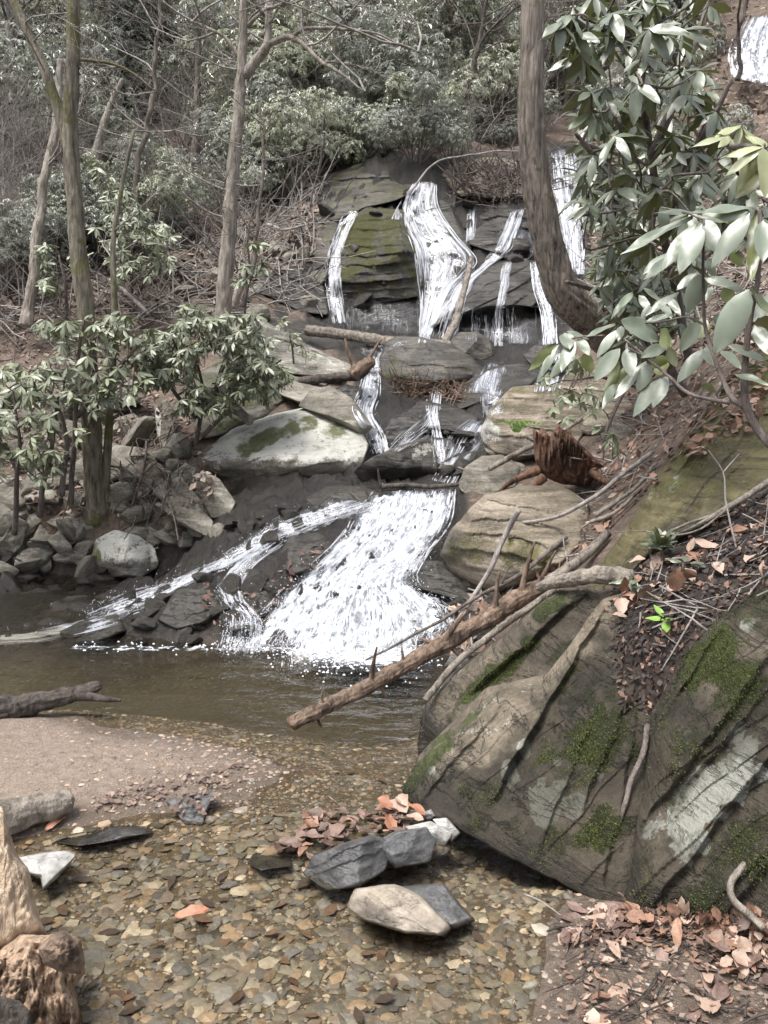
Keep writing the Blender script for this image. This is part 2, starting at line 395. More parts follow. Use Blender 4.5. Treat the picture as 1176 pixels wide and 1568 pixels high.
# ---------------------------------------------------------------- terrain
ctl = []
def G(u, v, y): ctl.append(at(u, v, y))
def W(x, y, z): ctl.append(np.array([x, y, z], float))
for a in [(0, 1.2, -.07), (-.7, 1.9, -.06), (-.35, 1.9, -.07), (.1, 1.9, -.07), (.33, 2.0, -.03), (0, 2.3, -.07), (-.6, 2.35, -.06), (0, 2.7, -.06), (.45, 2.45, -.07),
          (.1, 3.1, -.05), (.3, 3.5, -.13), (-.2, 3.6, -.10), (.1, 4.3, -.30), (-.6, 4.3, -.25), (-1.6, 4.7, -.30), (-2.6, 4.6, -.25), (-3.6, 5.5, -.2), (.35, 4.5, -.3),
          (-2.7, 3.9, .07), (-1.9, 3.75, .03), (-1.75, 3.35, .06), (-1.2, 3.35, .042), (-.85, 3.25, .026), (-.5, 3.2, .004), (-.42, 3.02, -.005), (-.75, 2.95, .012), (-1.2, 2.85, .03), (-1.6, 2.8, .05),
          (-.95, 2.6, -.05), (-1.35, 2.55, -.03), (-.9, 3.75, -.06), (-.5, 3.55, -.05), (-1.5, 3.95, -.04), (-2.6, 2.8, .2), (-2.2, 1.5, .1), (-3.5, 3.5, .25), (-4.5, 5, .5),
          (.44, 1.6, .02), (.47, 1.85, .02), (.52, 2.1, .012), (.66, 2.25, .03), (.8, 1.9, .05), (1.0, 2.1, .10), (1.3, 2.0, .2), (.9, 1.3, .1), (.62, 2.4, -.02),
          (.75, 2.7, -.1), (.5, 3.0, -.15), (.35, 3.3, -.15), (.55, 3.7, -.05),
          (0, -2, -.08), (-3, -2, .2), (3, -2, .7), (3, 1.5, 1.3), (3, 3, 1.9), (5, 5, 3.6), (-6.5, 7.5, 2.0), (-9, 10, 4.5), (-6, 2, 1.0),
          (-14, 16, 10), (-18, 26, 18), (-24, 40, 27), (24, 40, 28), (16, 22, 15), (9, 11, 7.5), (0, 62, 33), (-30, 60, 36), (30, 60, 36), (-12, 3, 4), (12, 3, 6)]: W(*a)
for a in [(640, 752, 6.2), (560, 765, 6.15), (480, 790, 6.0), (690, 745, 6.3), (640, 880, 5.35), (560, 900, 5.2), (600, 985, 4.85), (480, 985, 4.85), (690, 860, 5.5), (690, 940, 5.0),
          (450, 850, 5.55), (400, 800, 6.0), (370, 870, 5.6), (340, 960, 5.05), (300, 860, 6.1), (250, 905, 5.95), (200, 950, 5.35), (130, 945, 5.6), (60, 965, 5.25), (420, 940, 5.15), (250, 960, 5.15),
          (350, 790, 6.4), (200, 895, 6.6), (100, 905, 6.45), (30, 900, 6.6), (230, 880, 7.0), (80, 875, 7.1),
          (100, 790, 7.3), (200, 780, 7.25), (180, 700, 7.8), (100, 700, 7.9), (100, 620, 8.7), (20, 780, 7.3), (30, 500, 10), (30, 640, 8.6), (30, 300, 14), (200, 450, 11), (300, 385, 12.8), (250, 300, 16), (100, 150, 24), (30, 150, 22),
          (400, 420, 12.2), (330, 500, 10.3), (420, 560, 9.2), (340, 620, 8.3), (250, 640, 8.3), (290, 710, 7.5), (400, 740, 7.0),
          (560, 480, 11.4), (500, 500, 11.0), (600, 545, 9.9), (520, 560, 9.5), (700, 605, 8.7), (610, 650, 8.1), (565, 690, 7.6), (660, 715, 7.2), (740, 640, 8.0), (560, 590, 8.9), (520, 740, 6.7), (700, 700, 7.2),
          (650, 280, 13.2), (600, 505, 11.2), (750, 530, 10.8), (650, 400, 12.2), (750, 400, 12.1), (760, 470, 11.5), (560, 320, 12.8), (500, 290, 13.6), (800, 270, 14.0), (430, 330, 13.6), (560, 250, 14.6),
          (860, 235, 16), (870, 400, 12.3), (850, 580, 9.5), (840, 500, 10.9),
          (870, 640, 7.3), (800, 700, 6.7), (780, 760, 6.1), (760, 890, 5.2), (690, 975, 4.75), (950, 700, 6.0), (900, 800, 4.9), (870, 890, 4.15), (790, 950, 4.35), (730, 1010, 4.25), (1000, 600, 7.0), (1100, 500, 7.8), (1176, 300, 11), (1150, 180, 19), (1150, 60, 24), (1000, 200, 20), (1000, 400, 11),
          (1100, 820, 3.45), (1176, 760, 3.55), (1050, 900, 3.12), (1150, 900, 2.95), (960, 880, 3.6), (1000, 960, 3.0), (1260, 900, 2.8),
          (0, 0, 34), (300, 0, 36), (588, 0, 40), (900, 0, 36), (1176, 0, 32), (300, 130, 26), (600, 150, 23), (600, 225, 17), (880, 110, 26), (450, 230, 17.5), (760, 200, 18), (340, 260, 17)]: G(*a)
ctl = np.array(ctl)
terr = TPS(ctl[:, :2] / 5, ctl[:, 2], 2e-4)

NR_, NC_ = 560, 460
yy = -3 + 66 * (np.linspace(0, 1, NR_) ** 2.1)
ss = np.linspace(-1, 1, NC_); ss = .35 * ss + .65 * ss ** 3
X = ss[None, :] * (3.5 + .9 * np.maximum(yy, 0))[:, None]; Y = np.broadcast_to(yy[:, None], X.shape)
Q = np.c_[X.ravel(), Y.ravel()]
Z = terr(Q / 5)
P3 = np.c_[Q, Z]
dist = np.maximum(Q[:, 1], .5)
far = sstep(4, 14, dist)
Z = Z + fbm(P3 * np.array([1.1, 1.1, .4]), 5, 3) * (.02 + .28 * far)
Z = Z + fbm(P3 * np.array([9, 9, 4]), 3, 9) * (.006 + .03 * far)
pu, pv = proj(np.c_[Q, Z]); pvis = Q[:, 1] > .8
Z = Z + (dist < 4.5) * .022 * fbm(np.c_[Q * 2.6, Z * 0], 4, 51) * (1 - .6 * (Q[:, 0] < -.2))
# what the ground is made of, by place
def poly_mask(u, v, pts):
    inside = np.zeros(len(u), bool); n = len(pts)
    for i in range(n):
        (x1, y1), (x2, y2) = pts[i], pts[(i + 1) % n]
        c = ((y1 > v) != (y2 > v)) & (u < (x2 - x1) * (v - y1) / (y2 - y1 + 1e-12) + x1)
        inside ^= c
    return inside
nz = fbm(np.c_[Q, Z * 0] * 2.0, 4, 21)
under = sstep(.012, -.012, Z)                    # below the creek surface
near = sstep(7.3, 6.6, Q[:, 1])
bed = under * near
sand = near * sstep(.5, -.1, Q[:, 0] - .1) * sstep(-.02, .02, Z + .02 * nz) * sstep(-2.9, -2.4, Q[:, 0]) * sstep(2.4, 2.6, Q[:, 1]) * sstep(4.2, 3.9, Q[:, 1])
deep = bed * sstep(3.75, 4.2, Q[:, 1] + .3 * nz)
mud = near * sstep(.22, .45, Q[:, 0] + .12 * nz) * sstep(2.6, 2.35, Q[:, 1] + .1 * nz)
bed = bed * (1 - .8 * mud)
stream = poly_mask(pu, pv, [(-300, 880), (240, 870), (320, 750), (470, 712), (545, 660), (540, 560), (470, 500), (450, 330), (480, 260), (560, 232), (640, 236), (700, 236), (830, 240), (845, 220), (900, 220), (900, 420), (860, 540), (860, 600), (770, 640), (715, 740), (720, 930), (700, 1010), (-300, 1010)]) & (Q[:, 1] > 4.6)
rockm = stream * (1 - bed * (Q[:, 1] < 5)) * 1.0
soil = poly_mask(pu, pv, [(930, 900), (1010, 850), (1060, 810), (1176, 740), (1400, 700), (1400, 1000), (1176, 900), (1080, 960), (1030, 1100), (960, 1110), (930, 960)]) * 1.0 * (Q[:, 1] < 4.2)
# grow the masks soft
def soft(a):
    g = a.reshape(NR_, NC_)
    for _ in range(3):
        g = (np.roll(g, 1, 0) + np.roll(g, -1, 0) + np.roll(g, 1, 1) + np.roll(g, -1, 1) + 2 * g) / 6
    return g.ravel()
rockm = soft(rockm); soil = soft(soil)
# stream bed rock breaks into tilted ledges
led = P3 @ np.array([.55, .5, 1.0]) * 5 + fbm(P3 * 1.2, 3, 31) * 1.2
saw = led - np.floor(led)
Z = Z + rockm * (Q[:, 1] > 4.8) * (.04 * (saw - .5) + .12 * fbm(P3 * np.array([3.5, 3.5, 2]), 4, 41))
wet = np.maximum(np.maximum(rockm, mud * .55), sand * sstep(.045, .004, Z + .02 * nz) * .95)
V = np.c_[Q, Z]
TF = grid_faces(NR_, NC_)
tag(obj('ground', V, TF, M['ground'], origin=(0, 0, 0), attrs=dict(bed=bed, sand=np.maximum(sand, mud * .42), deep=deep * .7, rock=rockm * (1 - mud), wet=wet, soil=np.maximum(soil, mud * .15))), kind='structure')
terrV = V.copy()

SOLID = []                                # (V, F) of what water, twigs and leaves can lie on
def tri(F): return np.vstack([F[:, [0, 1, 2]], F[:, [0, 2, 3]]]) if F.shape[1] == 4 else F
SOLID.append((V, tri(TF)))
def make_bvh(parts):
    vs = np.vstack([p[0] for p in parts]); off = np.cumsum([0] + [len(p[0]) for p in parts[:-1]])
    fs = np.vstack([p[1] + o for p, o in zip(parts, off)])
    return BVHTree.FromPolygons(vs.tolist(), fs.tolist(), all_triangles=True)
BV_T = make_bvh(SOLID)
def cast(u, v, bv=None):
    d = ray(u, v); h = (bv or BV_ALL).ray_cast(EYE, d / np.linalg.norm(d))
    return (np.array(h[0]), np.array(h[1])) if h[0] is not None else (None, None)
def drop(x, y, bv=None, z0=60):
    h = (bv or BV_ALL).ray_cast((x, y, z0), (0, 0, -1))
    return (np.array(h[0]), np.array(h[1])) if h[0] is not None else (None, None)
BV_ALL = BV_T

# ---------------------------------------------------------------- rocks
def resample(pts, n):
    p = np.asarray(pts, float); p = np.vstack([p, p[:1]])
    s = np.r_[0, np.cumsum(np.linalg.norm(np.diff(p, axis=0), axis=1))]
    t = np.linspace(0, s[-1], n, endpoint=False)
    return np.c_[np.interp(t, s, p[:, 0]), np.interp(t, s, p[:, 1])]

def rock(label, out, mat, Y=None, T=None, lean=.35, drape=False, ctrl=None, seed=None, n=88, rings=20, name='boulder', cat='boulder', cuts=5,
         strata=None, rough=.05, flat=2.6, moss=.0, pale=.0, wet=.0, blobs=(), waterline=True, group=None, back=1.2, wig=.012, cutamp=.55, sink=0.0, cen=None, under=0.0, wl=.10, water=False, embed=.10, steps=()):
    """A closed stone: its outline stands at real distance, the front swells towards the viewer, the back away."""
    seed = seed if seed is not None else len(SOLID) * 13 + 5
    rg = np.random.default_rng(seed)
    o = np.asarray(out, float); c = o.mean(0) if cen is None else np.array(cen, float); size = np.ptp(o, axis=0).max()
    ob = resample(out, n)
    k = np.array([.25, .5, .25]); ob = np.c_[[np.convolve(np.r_[ob[-1:, i], ob[:, i], ob[:1, i]], k, 'valid') for i in (0, 1)]].T
    th = np.arange(n) / n * 2 * np.pi
    q = np.c_[np.cos(th) * 2.2, np.sin(th) * 2.2, np.full(n, seed * .37)]
    ob = c + (ob - c) * (1 + wig * 2.5 * fbm(q, 4, seed) + wig * 1.2 * noise(q * 6, seed + 3))[:, None]
    m = o.min(0); bot = o[o[:, 1].argmax()]
    if ctrl is not None:
        ca = np.asarray(ctrl, float); tp = TPS(ca[:, :2] / 300, 1 / ca[:, 2], 1e-3); Yf = lambda u, v: 1 / tp(np.c_[u, v] / 300)
        Y0 = float(ca[:, 2].mean())
    elif drape:
        pts = np.vstack([c[None], c + (o - c) * .9, c + (o - c) * .45]); ys = []; us = []
        for p in pts:
            h, _ = cast(p[0], p[1], BV_T)
            if h is not None: ys.append(h[1]); us.append(p)
        us = np.array(us); ys = np.array(ys); A = np.c_[np.ones(len(us)), (us - c) / 300]
        wgt = np.ones(len(us))
        for _ in range(4):
            co = np.linalg.lstsq(A * wgt[:, None], wgt / ys, rcond=None)[0]; wgt = 1 / (1 + 8 * np.abs(1 / (A @ co) - ys) / ys.mean())
        Yf = lambda u, v: 1 / np.clip(np.c_[np.ones(len(u)), (u - c[0]) / 300, (v - c[1]) / 300] @ co, .02, .6)
        Y0 = float(1 / co[0])
        Yf0 = Yf; Yf = lambda u, v: Yf0(u, v) + embed
    else:
        gy = []                                                        # where the lower edge meets the ground
        for p in o:
            h = cast(p[0], p[1] - 1, BV_T)[0] if p[1] > c[1] else None
            if water and h is not None and h[2] < -.01: d_ = ray(p[0], p[1]); h = EYE + d_ * ((-.012 - EYE[2]) / d_[2])
            gy.append(None if h is None else h[1])
        hb = cast(bot[0], bot[1] - 2, BV_T)[0]
        if water and gy[int(o[:, 1].argmax())] is not None: hb = np.array([0, gy[int(o[:, 1].argmax())], 0])
        Y0 = Y if Y is not None else (hb[1] if hb is not None else 8.0)
        sw = size / FPX * Y0; pts_ = []
        for p, g in zip(o, gy):
            if g is not None: pts_.append((p[0], p[1], Y0 + np.clip(g - Y0, -.35 * sw, .45 * sw)))
        ybm = np.mean([q_[2] for q_ in pts_]) if pts_ else Y0
        for p, g in zip(o, gy):
            if g is None: pts_.append((p[0], p[1], ybm + lean * sw * (bot[1] - p[1]) / max(np.ptp(o[:, 1]), 1)))
        ca = np.array(pts_); tp = TPS(ca[:, :2] / 300, 1 / ca[:, 2], 3e-2); Yf = lambda u, v: 1 / tp(np.c_[u, v] / 300)
    T = (T if T is not None else .32 * size / FPX * Y0)
    r = 1 - np.linspace(1, 0, rings) ** 1.7; r[0] = 0
    rr = np.linspace(0, 1, rings) ** .8
    uv = c + (ob - c)[None] * rr[:, None, None]
    u = uv[..., 0].ravel(); v = uv[..., 1].ravel(); ra = np.repeat(rr, n)
    vt, vb_ = o[:, 1].min(), o[:, 1].max(); uf = lambda v: under * sstep(.55, 1.0, (v - vt) / (vb_ - vt)) * size / FPX * Y0
    Yb = Yf(u, v) + uf(v)
    px = (u - c[0]) / (size / 2); py = (v - c[1]) / (size / 2)
    D = (1 - ra ** flat) ** .5
    for _ in range(cuts):
        a = rg.uniform(0, 2 * np.pi); g = rg.uniform(.5, 1.6); cc = rg.uniform(.55, 1.0)
        pl = cc - g * cutamp * (np.cos(a) * px + np.sin(a) * py)
        D = np.minimum(D, np.maximum(pl, .02 * (1 - ra)))
    P0 = at(u, v, Yb)
    sc = 1 / (size / FPX * Y0)
    d = T * D + rough * size / FPX * Y0 * fbm(P0 * sc * 3.2, 5, seed) * np.sqrt(1 - ra ** 4 + 1e-6)
    if strata:
        ang, amp, freq = strata; a = R(ang)
        s_ = (-(px * math.sin(a)) + py * math.cos(a)) * freq + .8 * fbm(P0 * sc * 2.0, 3, seed + 5)
        fl = np.floor(s_); h1 = ((np.sin(fl * 127.1 + seed) * 43758.5453) % 1.0)
        d = d + .45 * amp * size / FPX * Y0 * ((s_ - fl) ** 2.0 - .3 + .9 * (h1 - .5)) * (1 - ra ** 6)
    for x1, y1, x2, y2, hh, sw_ in steps:                              # straight broken edges across the face
        ln_ = math.hypot(x2 - x1, y2 - y1); sd_ = ((u - x1) * (y2 - y1) - (v - y1) * (x2 - x1)) / -ln_; al = ((u - x1) * (x2 - x1) + (v - y1) * (y2 - y1)) / ln_ ** 2
        sd_ = sd_ + 9 * fbm(np.c_[u / 60, v / 60, u * 0 + seed], 4, seed + 2)
        d = d + hh * sstep(-sw_, sw_, sd_) * sstep(-.25, .05, al) * sstep(1.25, .95, al) * sstep(190, 40, sd_) * (1 - ra ** 8)
    Yq = Yb - d
    Vf = at(u, v, Yq)
    rb = np.linspace(1, 0, 7)[1:]
    uvb = c + (ob - c)[None] * rb[:, None, None] * np.where(rb < 1, 1, 1)[:, None, None]
    ub = uvb[..., 0].ravel(); vb = uvb[..., 1].ravel(); rab = np.repeat(rb, n)
    Vb = at(ub, vb, Yf(ub, vb) + uf(vb) + T * back * np.sqrt(1 - rab ** 2))
    Vv = np.vstack([Vf, Vb]); F = grid_faces(rings + 6, n, True)
    Vv[:, 2] -= sink
    nrm = np.zeros_like(Vv); fn = np.cross(Vv[F[:, 1]] - Vv[F[:, 0]], Vv[F[:, 3]] - Vv[F[:, 0]])
    for i in range(4): np.add.at(nrm, F[:, i], fn)
    nrm /= np.linalg.norm(nrm, axis=1)[:, None] + 1e-12
    cview = (nrm[:len(Vf)] * (EYE - Vf)).sum(1).mean()
    if cview < 0: F = F[:, ::-1]; nrm = -nrm
    U = np.r_[u, ub]; Vp = np.r_[v, vb]
    mo = moss + .12 * nrm[:, 2] * (moss > 0); pa = pale + .22 * (nrm[:, 2] - .3) * (pale > 0); we = np.full(len(Vv), float(wet))
    wn_ = fbm(np.c_[U, Vp, U * 0] / 26.0, 4, seed + 9)
    for kind, bu, bv_, ru, rv, an, st in blobs:
        a = R(an); du = (U - bu); dv = (Vp - bv_); x = (du * math.cos(a) + dv * math.sin(a)) / ru; y = (-du * math.sin(a) + dv * math.cos(a)) / rv
        g = st * sstep(1.4, .45, np.sqrt(x * x + y * y) + .75 * wn_)
        if kind == 'moss': mo = np.maximum(mo, g) if st > 0 else mo + g
        elif kind == 'pale': pa = np.maximum(pa, g) if st > 0 else pa + g
        else: we = np.maximum(we, g) if st > 0 else np.clip(we + g, 0, 1)
    if waterline: we = np.maximum(we, sstep(wl, .0, Vv[:, 2] + wl * .5 * wn_) * (Vv[:, 1] < 7.5))
    ob_ = obj(name, Vv, F, M[mat], attrs=dict(moss=mo, pale=pa, wet=we))
    tag(ob_, label, cat, group)
    SOLID.append((Vv, tri(F)))
    return ob_

# the big slabs on the right
rock('steep mossy slab standing behind and above the front slab, at the gravel pole', [(643, 1105), (655, 1065), (700, 1025), (760, 980), (852, 903), (960, 895), (985, 930), (930, 1000), (850, 1070), (760, 1110), (680, 1160), (640, 1190)], 'slab',
     ctrl=[(645, 1110, 3.75), (655, 1065, 3.9), (760, 980, 4.0), (850, 905, 3.95), (960, 895, 3.55), (830, 1060, 3.4), (680, 1160, 3.5)], T=.10, n=200, rings=50, cuts=3, strata=(-42, .006, 7), moss=.14, pale=.12, flat=5, wet=.35, steps=[(905, 900, 745, 1040, .09, 4), (850, 905, 660, 1080, .03, 3)],
     blobs=[('moss', 760, 1030, 95, 16, -40, .8), ('moss', 850, 925, 40, 14, -35, .9), ('moss', 870, 1000, 60, 20, -40, .5), ('wet', 860, 960, 110, 45, -38, .75), ('pale', 690, 1050, 60, 16, -38, .42)], rough=.02, back=2.2, seed=11)
rock('largest brown slab at the water edge with white lichen spots', [(610, 1207), (650, 1150), (700, 1098), (745, 1052), (800, 1040), (838, 1030), (875, 985), (925, 912), (960, 905), (1005, 960), (1020, 1080), (1000, 1180), (975, 1280), (965, 1400), (905, 1380), (830, 1338), (770, 1308), (700, 1268), (640, 1242)], 'slab',
     ctrl=[(610, 1207, 3.06), (640, 1240, 2.9), (770, 1306, 2.6), (905, 1375, 2.33), (960, 1400, 2.24), (700, 1098, 3.36), (745, 1052, 3.46), (838, 1030, 3.4), (925, 912, 3.5), (1005, 960, 3.15), (1000, 1180, 2.62), (850, 1180, 2.84), (750, 1180, 3.0), (970, 1290, 2.42)],
     T=.05, n=420, rings=130, cuts=0, strata=(-42, .012, 6), moss=.16, pale=.05, flat=6, wet=.86, rough=.022, back=8, seed=12, steps=[(940, 905, 775, 1190, .085, 4), (800, 1042, 640, 1235, .04, 4), (1010, 960, 905, 1210, .04, 4), (900, 1110, 830, 1290, .025, 3), (740, 1060, 610, 1215, .03, 3), (975, 1120, 930, 1340, .03, 4)], cen=(840, 1180),
     blobs=[('pale', 838, 1225, 28, 46, 25, 1.0), ('pale', 882, 1232, 20, 28, 30, .95), ('pale', 804, 1150, 11, 20, 10, .95), ('pale', 781, 1180, 14, 26, 15, .98), ('pale', 855, 1168, 7, 7, 0, .9), ('pale', 918, 1188, 9, 11, 0, .7), ('pale', 660, 1178, 9, 12, 30, .6), ('pale', 932, 1003, 8, 9, 0, .6),
            ('wet', 745, 1100, 120, 50, -42, -1.0), ('wet', 880, 970, 110, 34, -46, -.9), ('wet', 640, 1170, 70, 12, -42, -.5), ('pale', 750, 1100, 90, 40, -42, .42), ('pale', 885, 960, 80, 22, -42, .30), ('pale', 690, 1130, 60, 10, -42, .4), ('pale', 830, 1090, 40, 40, -40, .34),
            ('moss', 920, 1130, 70, 60, -40, .62), ('moss', 880, 1050, 60, 40, -40, .5), ('moss', 730, 1230, 40, 60, 20, .42), ('moss', 840, 1280, 90, 26, 15, .45), ('moss', 930, 1270, 50, 36, 0, .62), ('moss', 760, 1240, 30, 40, 20, .36), ('moss', 950, 1080, 30, 40, -30, .45), ('moss', 640, 1190, 14, 50, 42, .6),
            ('moss', 850, 1140, 50, 70, 30, .38), ('moss', 820, 1290, 60, 20, 15, .4), ('moss', 890, 1190, 70, 40, 0, .4), ('moss', 660, 1160, 16, 70, 42, .6), ('moss', 715, 1105, 60, 8, -42, .55)])
rock('mossy dark slab at right frame edge with one big cream lichen patch', [(955, 1395), (968, 1300), (985, 1190), (995, 1090), (1035, 1010), (1085, 950), (1140, 900), (1210, 840), (1330, 860), (1360, 1000), (1340, 1400), (1180, 1432), (1080, 1418), (1005, 1408)], 'slab',
     ctrl=[(955, 1395, 2.24), (1080, 1418, 2.12), (1180, 1432, 2.0), (1340, 1400, 1.9), (995, 1090, 2.85), (1085, 950, 2.95), (1210, 840, 2.95), (1330, 860, 2.7), (1060, 1230, 2.42), (1176, 1200, 2.3), (1340, 1100, 2.3), (1030, 1130, 2.62), (1110, 1060, 2.6)],
     T=.06, n=400, rings=120, cuts=0, strata=(-38, .020, 6), moss=.33, pale=.06, wet=.8, flat=6, rough=.026, back=8, seed=13, steps=[(1150, 890, 1000, 1120, .06, 4), (1176, 1010, 985, 1260, .05, 4), (1200, 1130, 1000, 1390, .05, 4), (1176, 1060, 1060, 1190, .03, 3), (1220, 1260, 1100, 1420, .04, 4)], cen=(1120, 1190),
     blobs=[('pale', 1085, 1215, 85, 44, -32, 1.0), ('pale', 1050, 1275, 36, 44, 10, .95), ('pale', 1130, 1165, 50, 26, -50, .75), ('pale', 1128, 1125, 14, 28, 25, .7), ('pale', 1000, 1270, 22, 30, 40, .6), ('pale', 1165, 1185, 12, 22, 0, .7), ('pale', 1052, 1128, 10, 18, 0, .5), ('pale', 1140, 960, 14, 24, 40, .55),
            ('wet', 1080, 1230, 100, 60, -32, -.5), ('wet', 1110, 1010, 80, 60, -40, -.6), ('moss', 1090, 1010, 70, 40, -40, .85), ('moss', 1130, 1040, 60, 50, 0, .7), ('moss', 1080, 1370, 90, 40, 0, .45), ('moss', 1150, 1300, 40, 80, 0, .5), ('moss', 1040, 1330, 40, 30, 0, -.4),
            ('wet', 1150, 1330, 60, 110, 0, .7), ('wet', 1020, 1180, 40, 60, 0, .7), ('wet', 1100, 1100, 60, 50, 0, .6), ('moss', 1010, 1130, 40, 40, 0, .4), ('moss', 1100, 1120, 40, 26, -30, .4), ('wet', 1060, 1390, 140, 40, 0, .85), ('wet', 1040, 1110, 60, 50, 0, .8), ('wet', 985, 1290, 24, 110, 0, .6), ('wet', 1060, 1090, 80, 20, -30, .7)])
rock('olive green slab leaning on the right bank under the big-leaved shrub', [(895, 905), (925, 858), (965, 800), (1003, 728), (1060, 660), (1105, 590), (1180, 515), (1320, 430), (1360, 560), (1330, 700), (1180, 735), (1110, 790), (1050, 820), (1000, 850), (940, 905)], 'olive',
     ctrl=[(895, 905, 3.85), (925, 858, 3.95), (1003, 728, 4.25), (1105, 590, 4.5), (1180, 515, 4.55), (1320, 430, 4.5), (1330, 700, 3.7), (1180, 735, 3.72), (1050, 820, 3.55), (1000, 850, 3.6), (940, 905, 3.6)], T=.07, n=220, rings=60, cuts=2, strata=(-48, .007, 8), moss=.30, pale=.17, flat=6, rough=.034, steps=[(1180, 560, 940, 870, .03, 4), (1176, 620, 1000, 840, .03, 4), (1105, 640, 925, 860, .03, 3)], back=6, seed=14,
     blobs=[('moss', 1000, 780, 110, 20, -52, .42), ('moss', 1150, 590, 80, 40, -45, .5), ('pale', 1035, 740, 14, 16, 0, .55), ('pale', 1075, 745, 40, 22, 0, .35), ('moss', 930, 880, 40, 40, 0, .5), ('wet', 1020, 830, 120, 30, -40, .8), ('wet', 1100, 700, 70, 30, -45, .6), ('pale', 1010, 745, 60, 10, -52, .42)], wet=.12)

# right bank stones beside the cascade
rock('fluted mossy boulder beside the lower cascade with ribbed layers', [(672, 850), (690, 812), (722, 775), (745, 756), (800, 743), (862, 745), (905, 770), (900, 830), (865, 868), (815, 890), (765, 908), (722, 896), (690, 880)], 'fluted', T=.28, lean=.45, n=150, rings=44, strata=(10, .06, 4.5), moss=.22, pale=.08, rough=.05, seed=21,
     blobs=[('moss', 720, 840, 60, 40, -30, .5), ('moss', 800, 850, 60, 30, 0, .5), ('pale', 790, 780, 60, 25, 5, .36), ('wet', 690, 840, 24, 40, 0, .6)])
rock('dark wet rounded stone at the right foot of the fluted boulder', [(612, 874), (635, 860), (670, 858), (712, 870), (738, 895), (735, 925), (700, 920), (650, 905), (620, 892)], 'wetrock', T=.14, wet=.8, moss=.2, seed=22, Y=5.25)
rock('mossy boulder with a green fern growing at its foot', [(735, 662), (748, 628), (785, 592), (835, 588), (885, 600), (912, 640), (880, 685), (832, 700), (792, 708), (755, 694), (737, 678)], 'fluted', T=.30, lean=.3, n=110, rings=30, strata=(8, .04, 4), moss=.22, pale=.12, seed=23, blobs=[('moss', 790, 610, 60, 26, -20, .5), ('pale', 750, 660, 22, 26, 0, .6), ('wet', 810, 690, 60, 22, 0, .9)])
rock('flat tan ledge above the red stump', [(822, 596), (870, 583), (935, 590), (975, 620), (950, 662), (900, 668), (860, 650), (828, 628)], 'fluted', T=.15, lean=.6, strata=(5, .03, 4), seed=24)
rock('small pale stone between the stump and the dark wedge rock', [(700, 745), (712, 715), (738, 698), (770, 696), (798, 714), (790, 745), (750, 758), (715, 758)], 'boulder', T=.12, moss=.2, pale=.2, seed=25)

# around the second tier
rock('broad dark ledge boulder below the upper falls with a flat top', [(580, 546), (592, 524), (606, 514), (645, 516), (690, 526), (722, 545), (748, 572), (722, 592), (675, 612), (620, 606), (588, 588)], 'wetrock', T=.42, under=.3, lean=.5, strata=(8, .03, 4), n=110, rings=30, moss=.18, pale=.1, seed=31, blobs=[('moss', 600, 570, 26, 40, 0, .5), ('moss', 700, 560, 40, 30, 0, .35)], Y=8.9)
rock('round dark stone perched on the broad ledge boulder', [(690, 520), (704, 509), (730, 508), (752, 520), (757, 545), (738, 553), (708, 546), (694, 535)], 'wetrock', T=.2, moss=.22, seed=32, Y=9.2)
rock('low mossy ledge that thin water slides across', [(640, 612), (668, 598), (705, 588), (752, 562), (800, 556), (832, 572), (812, 592), (772, 606), (704, 628), (668, 622)], 'wetrock', T=.22, lean=.4, moss=.3, wet=.5, seed=33, Y=8.55)
rock('dark wedge rock with a pale top edge beside the lichen boulder', [(540, 722), (570, 700), (612, 682), (650, 671), (664, 678), (670, 700), (668, 738), (610, 745), (560, 742)], 'wetrock', T=.22, lean=.1, under=.3, strata=(-14, .02, 3), wet=.15, pale=.1, seed=34, cuts=7, blobs=[('pale', 645, 688, 24, 18, -30, .6), ('wet', 610, 722, 60, 26, 0, .9)], Y=6.75)
rock('largest lichen-covered boulder left of the cascade, dark underneath', [(306, 706), (322, 682), (358, 656), (420, 633), (478, 622), (520, 627), (548, 647), (566, 680), (556, 716), (522, 736), (480, 738), (432, 752), (382, 757), (348, 737), (316, 722)], 'boulder', T=.40, lean=.75, n=190, rings=60, strata=(-14, .022, 5), moss=.24, pale=.52, rough=.06, cutamp=.35, seed=41, Y=6.45, under=.42,
     blobs=[('moss', 420, 668, 80, 16, -22, .7), ('moss', 512, 655, 22, 26, 0, .6), ('pale', 380, 680, 70, 20, -20, .55), ('pale', 470, 700, 60, 30, 0, .45), ('pale', 440, 742, 130, 20, -10, -.5)])
rock('grey stone behind the right shoulder of the lichen boulder', [(456, 622), (476, 596), (505, 590), (540, 610), (572, 655), (556, 668), (500, 640)], 'boulder', T=.22, moss=.25, pale=.1, seed=42, Y=7.3)
rock('small black wedge stone at the top of the side chute', [(480, 792), (489, 772), (513, 754), (536, 754), (552, 772), (530, 786), (500, 794)], 'wetrock', T=.12, wet=.9, seed=43, Y=6.0)
rock('low wet ledge under the lichen boulder', [(466, 764), (500, 744), (560, 744), (604, 762), (560, 792), (500, 800)], 'wetrock', T=.14, lean=.8, wet=.6, moss=.25, seed=44, Y=6.15)
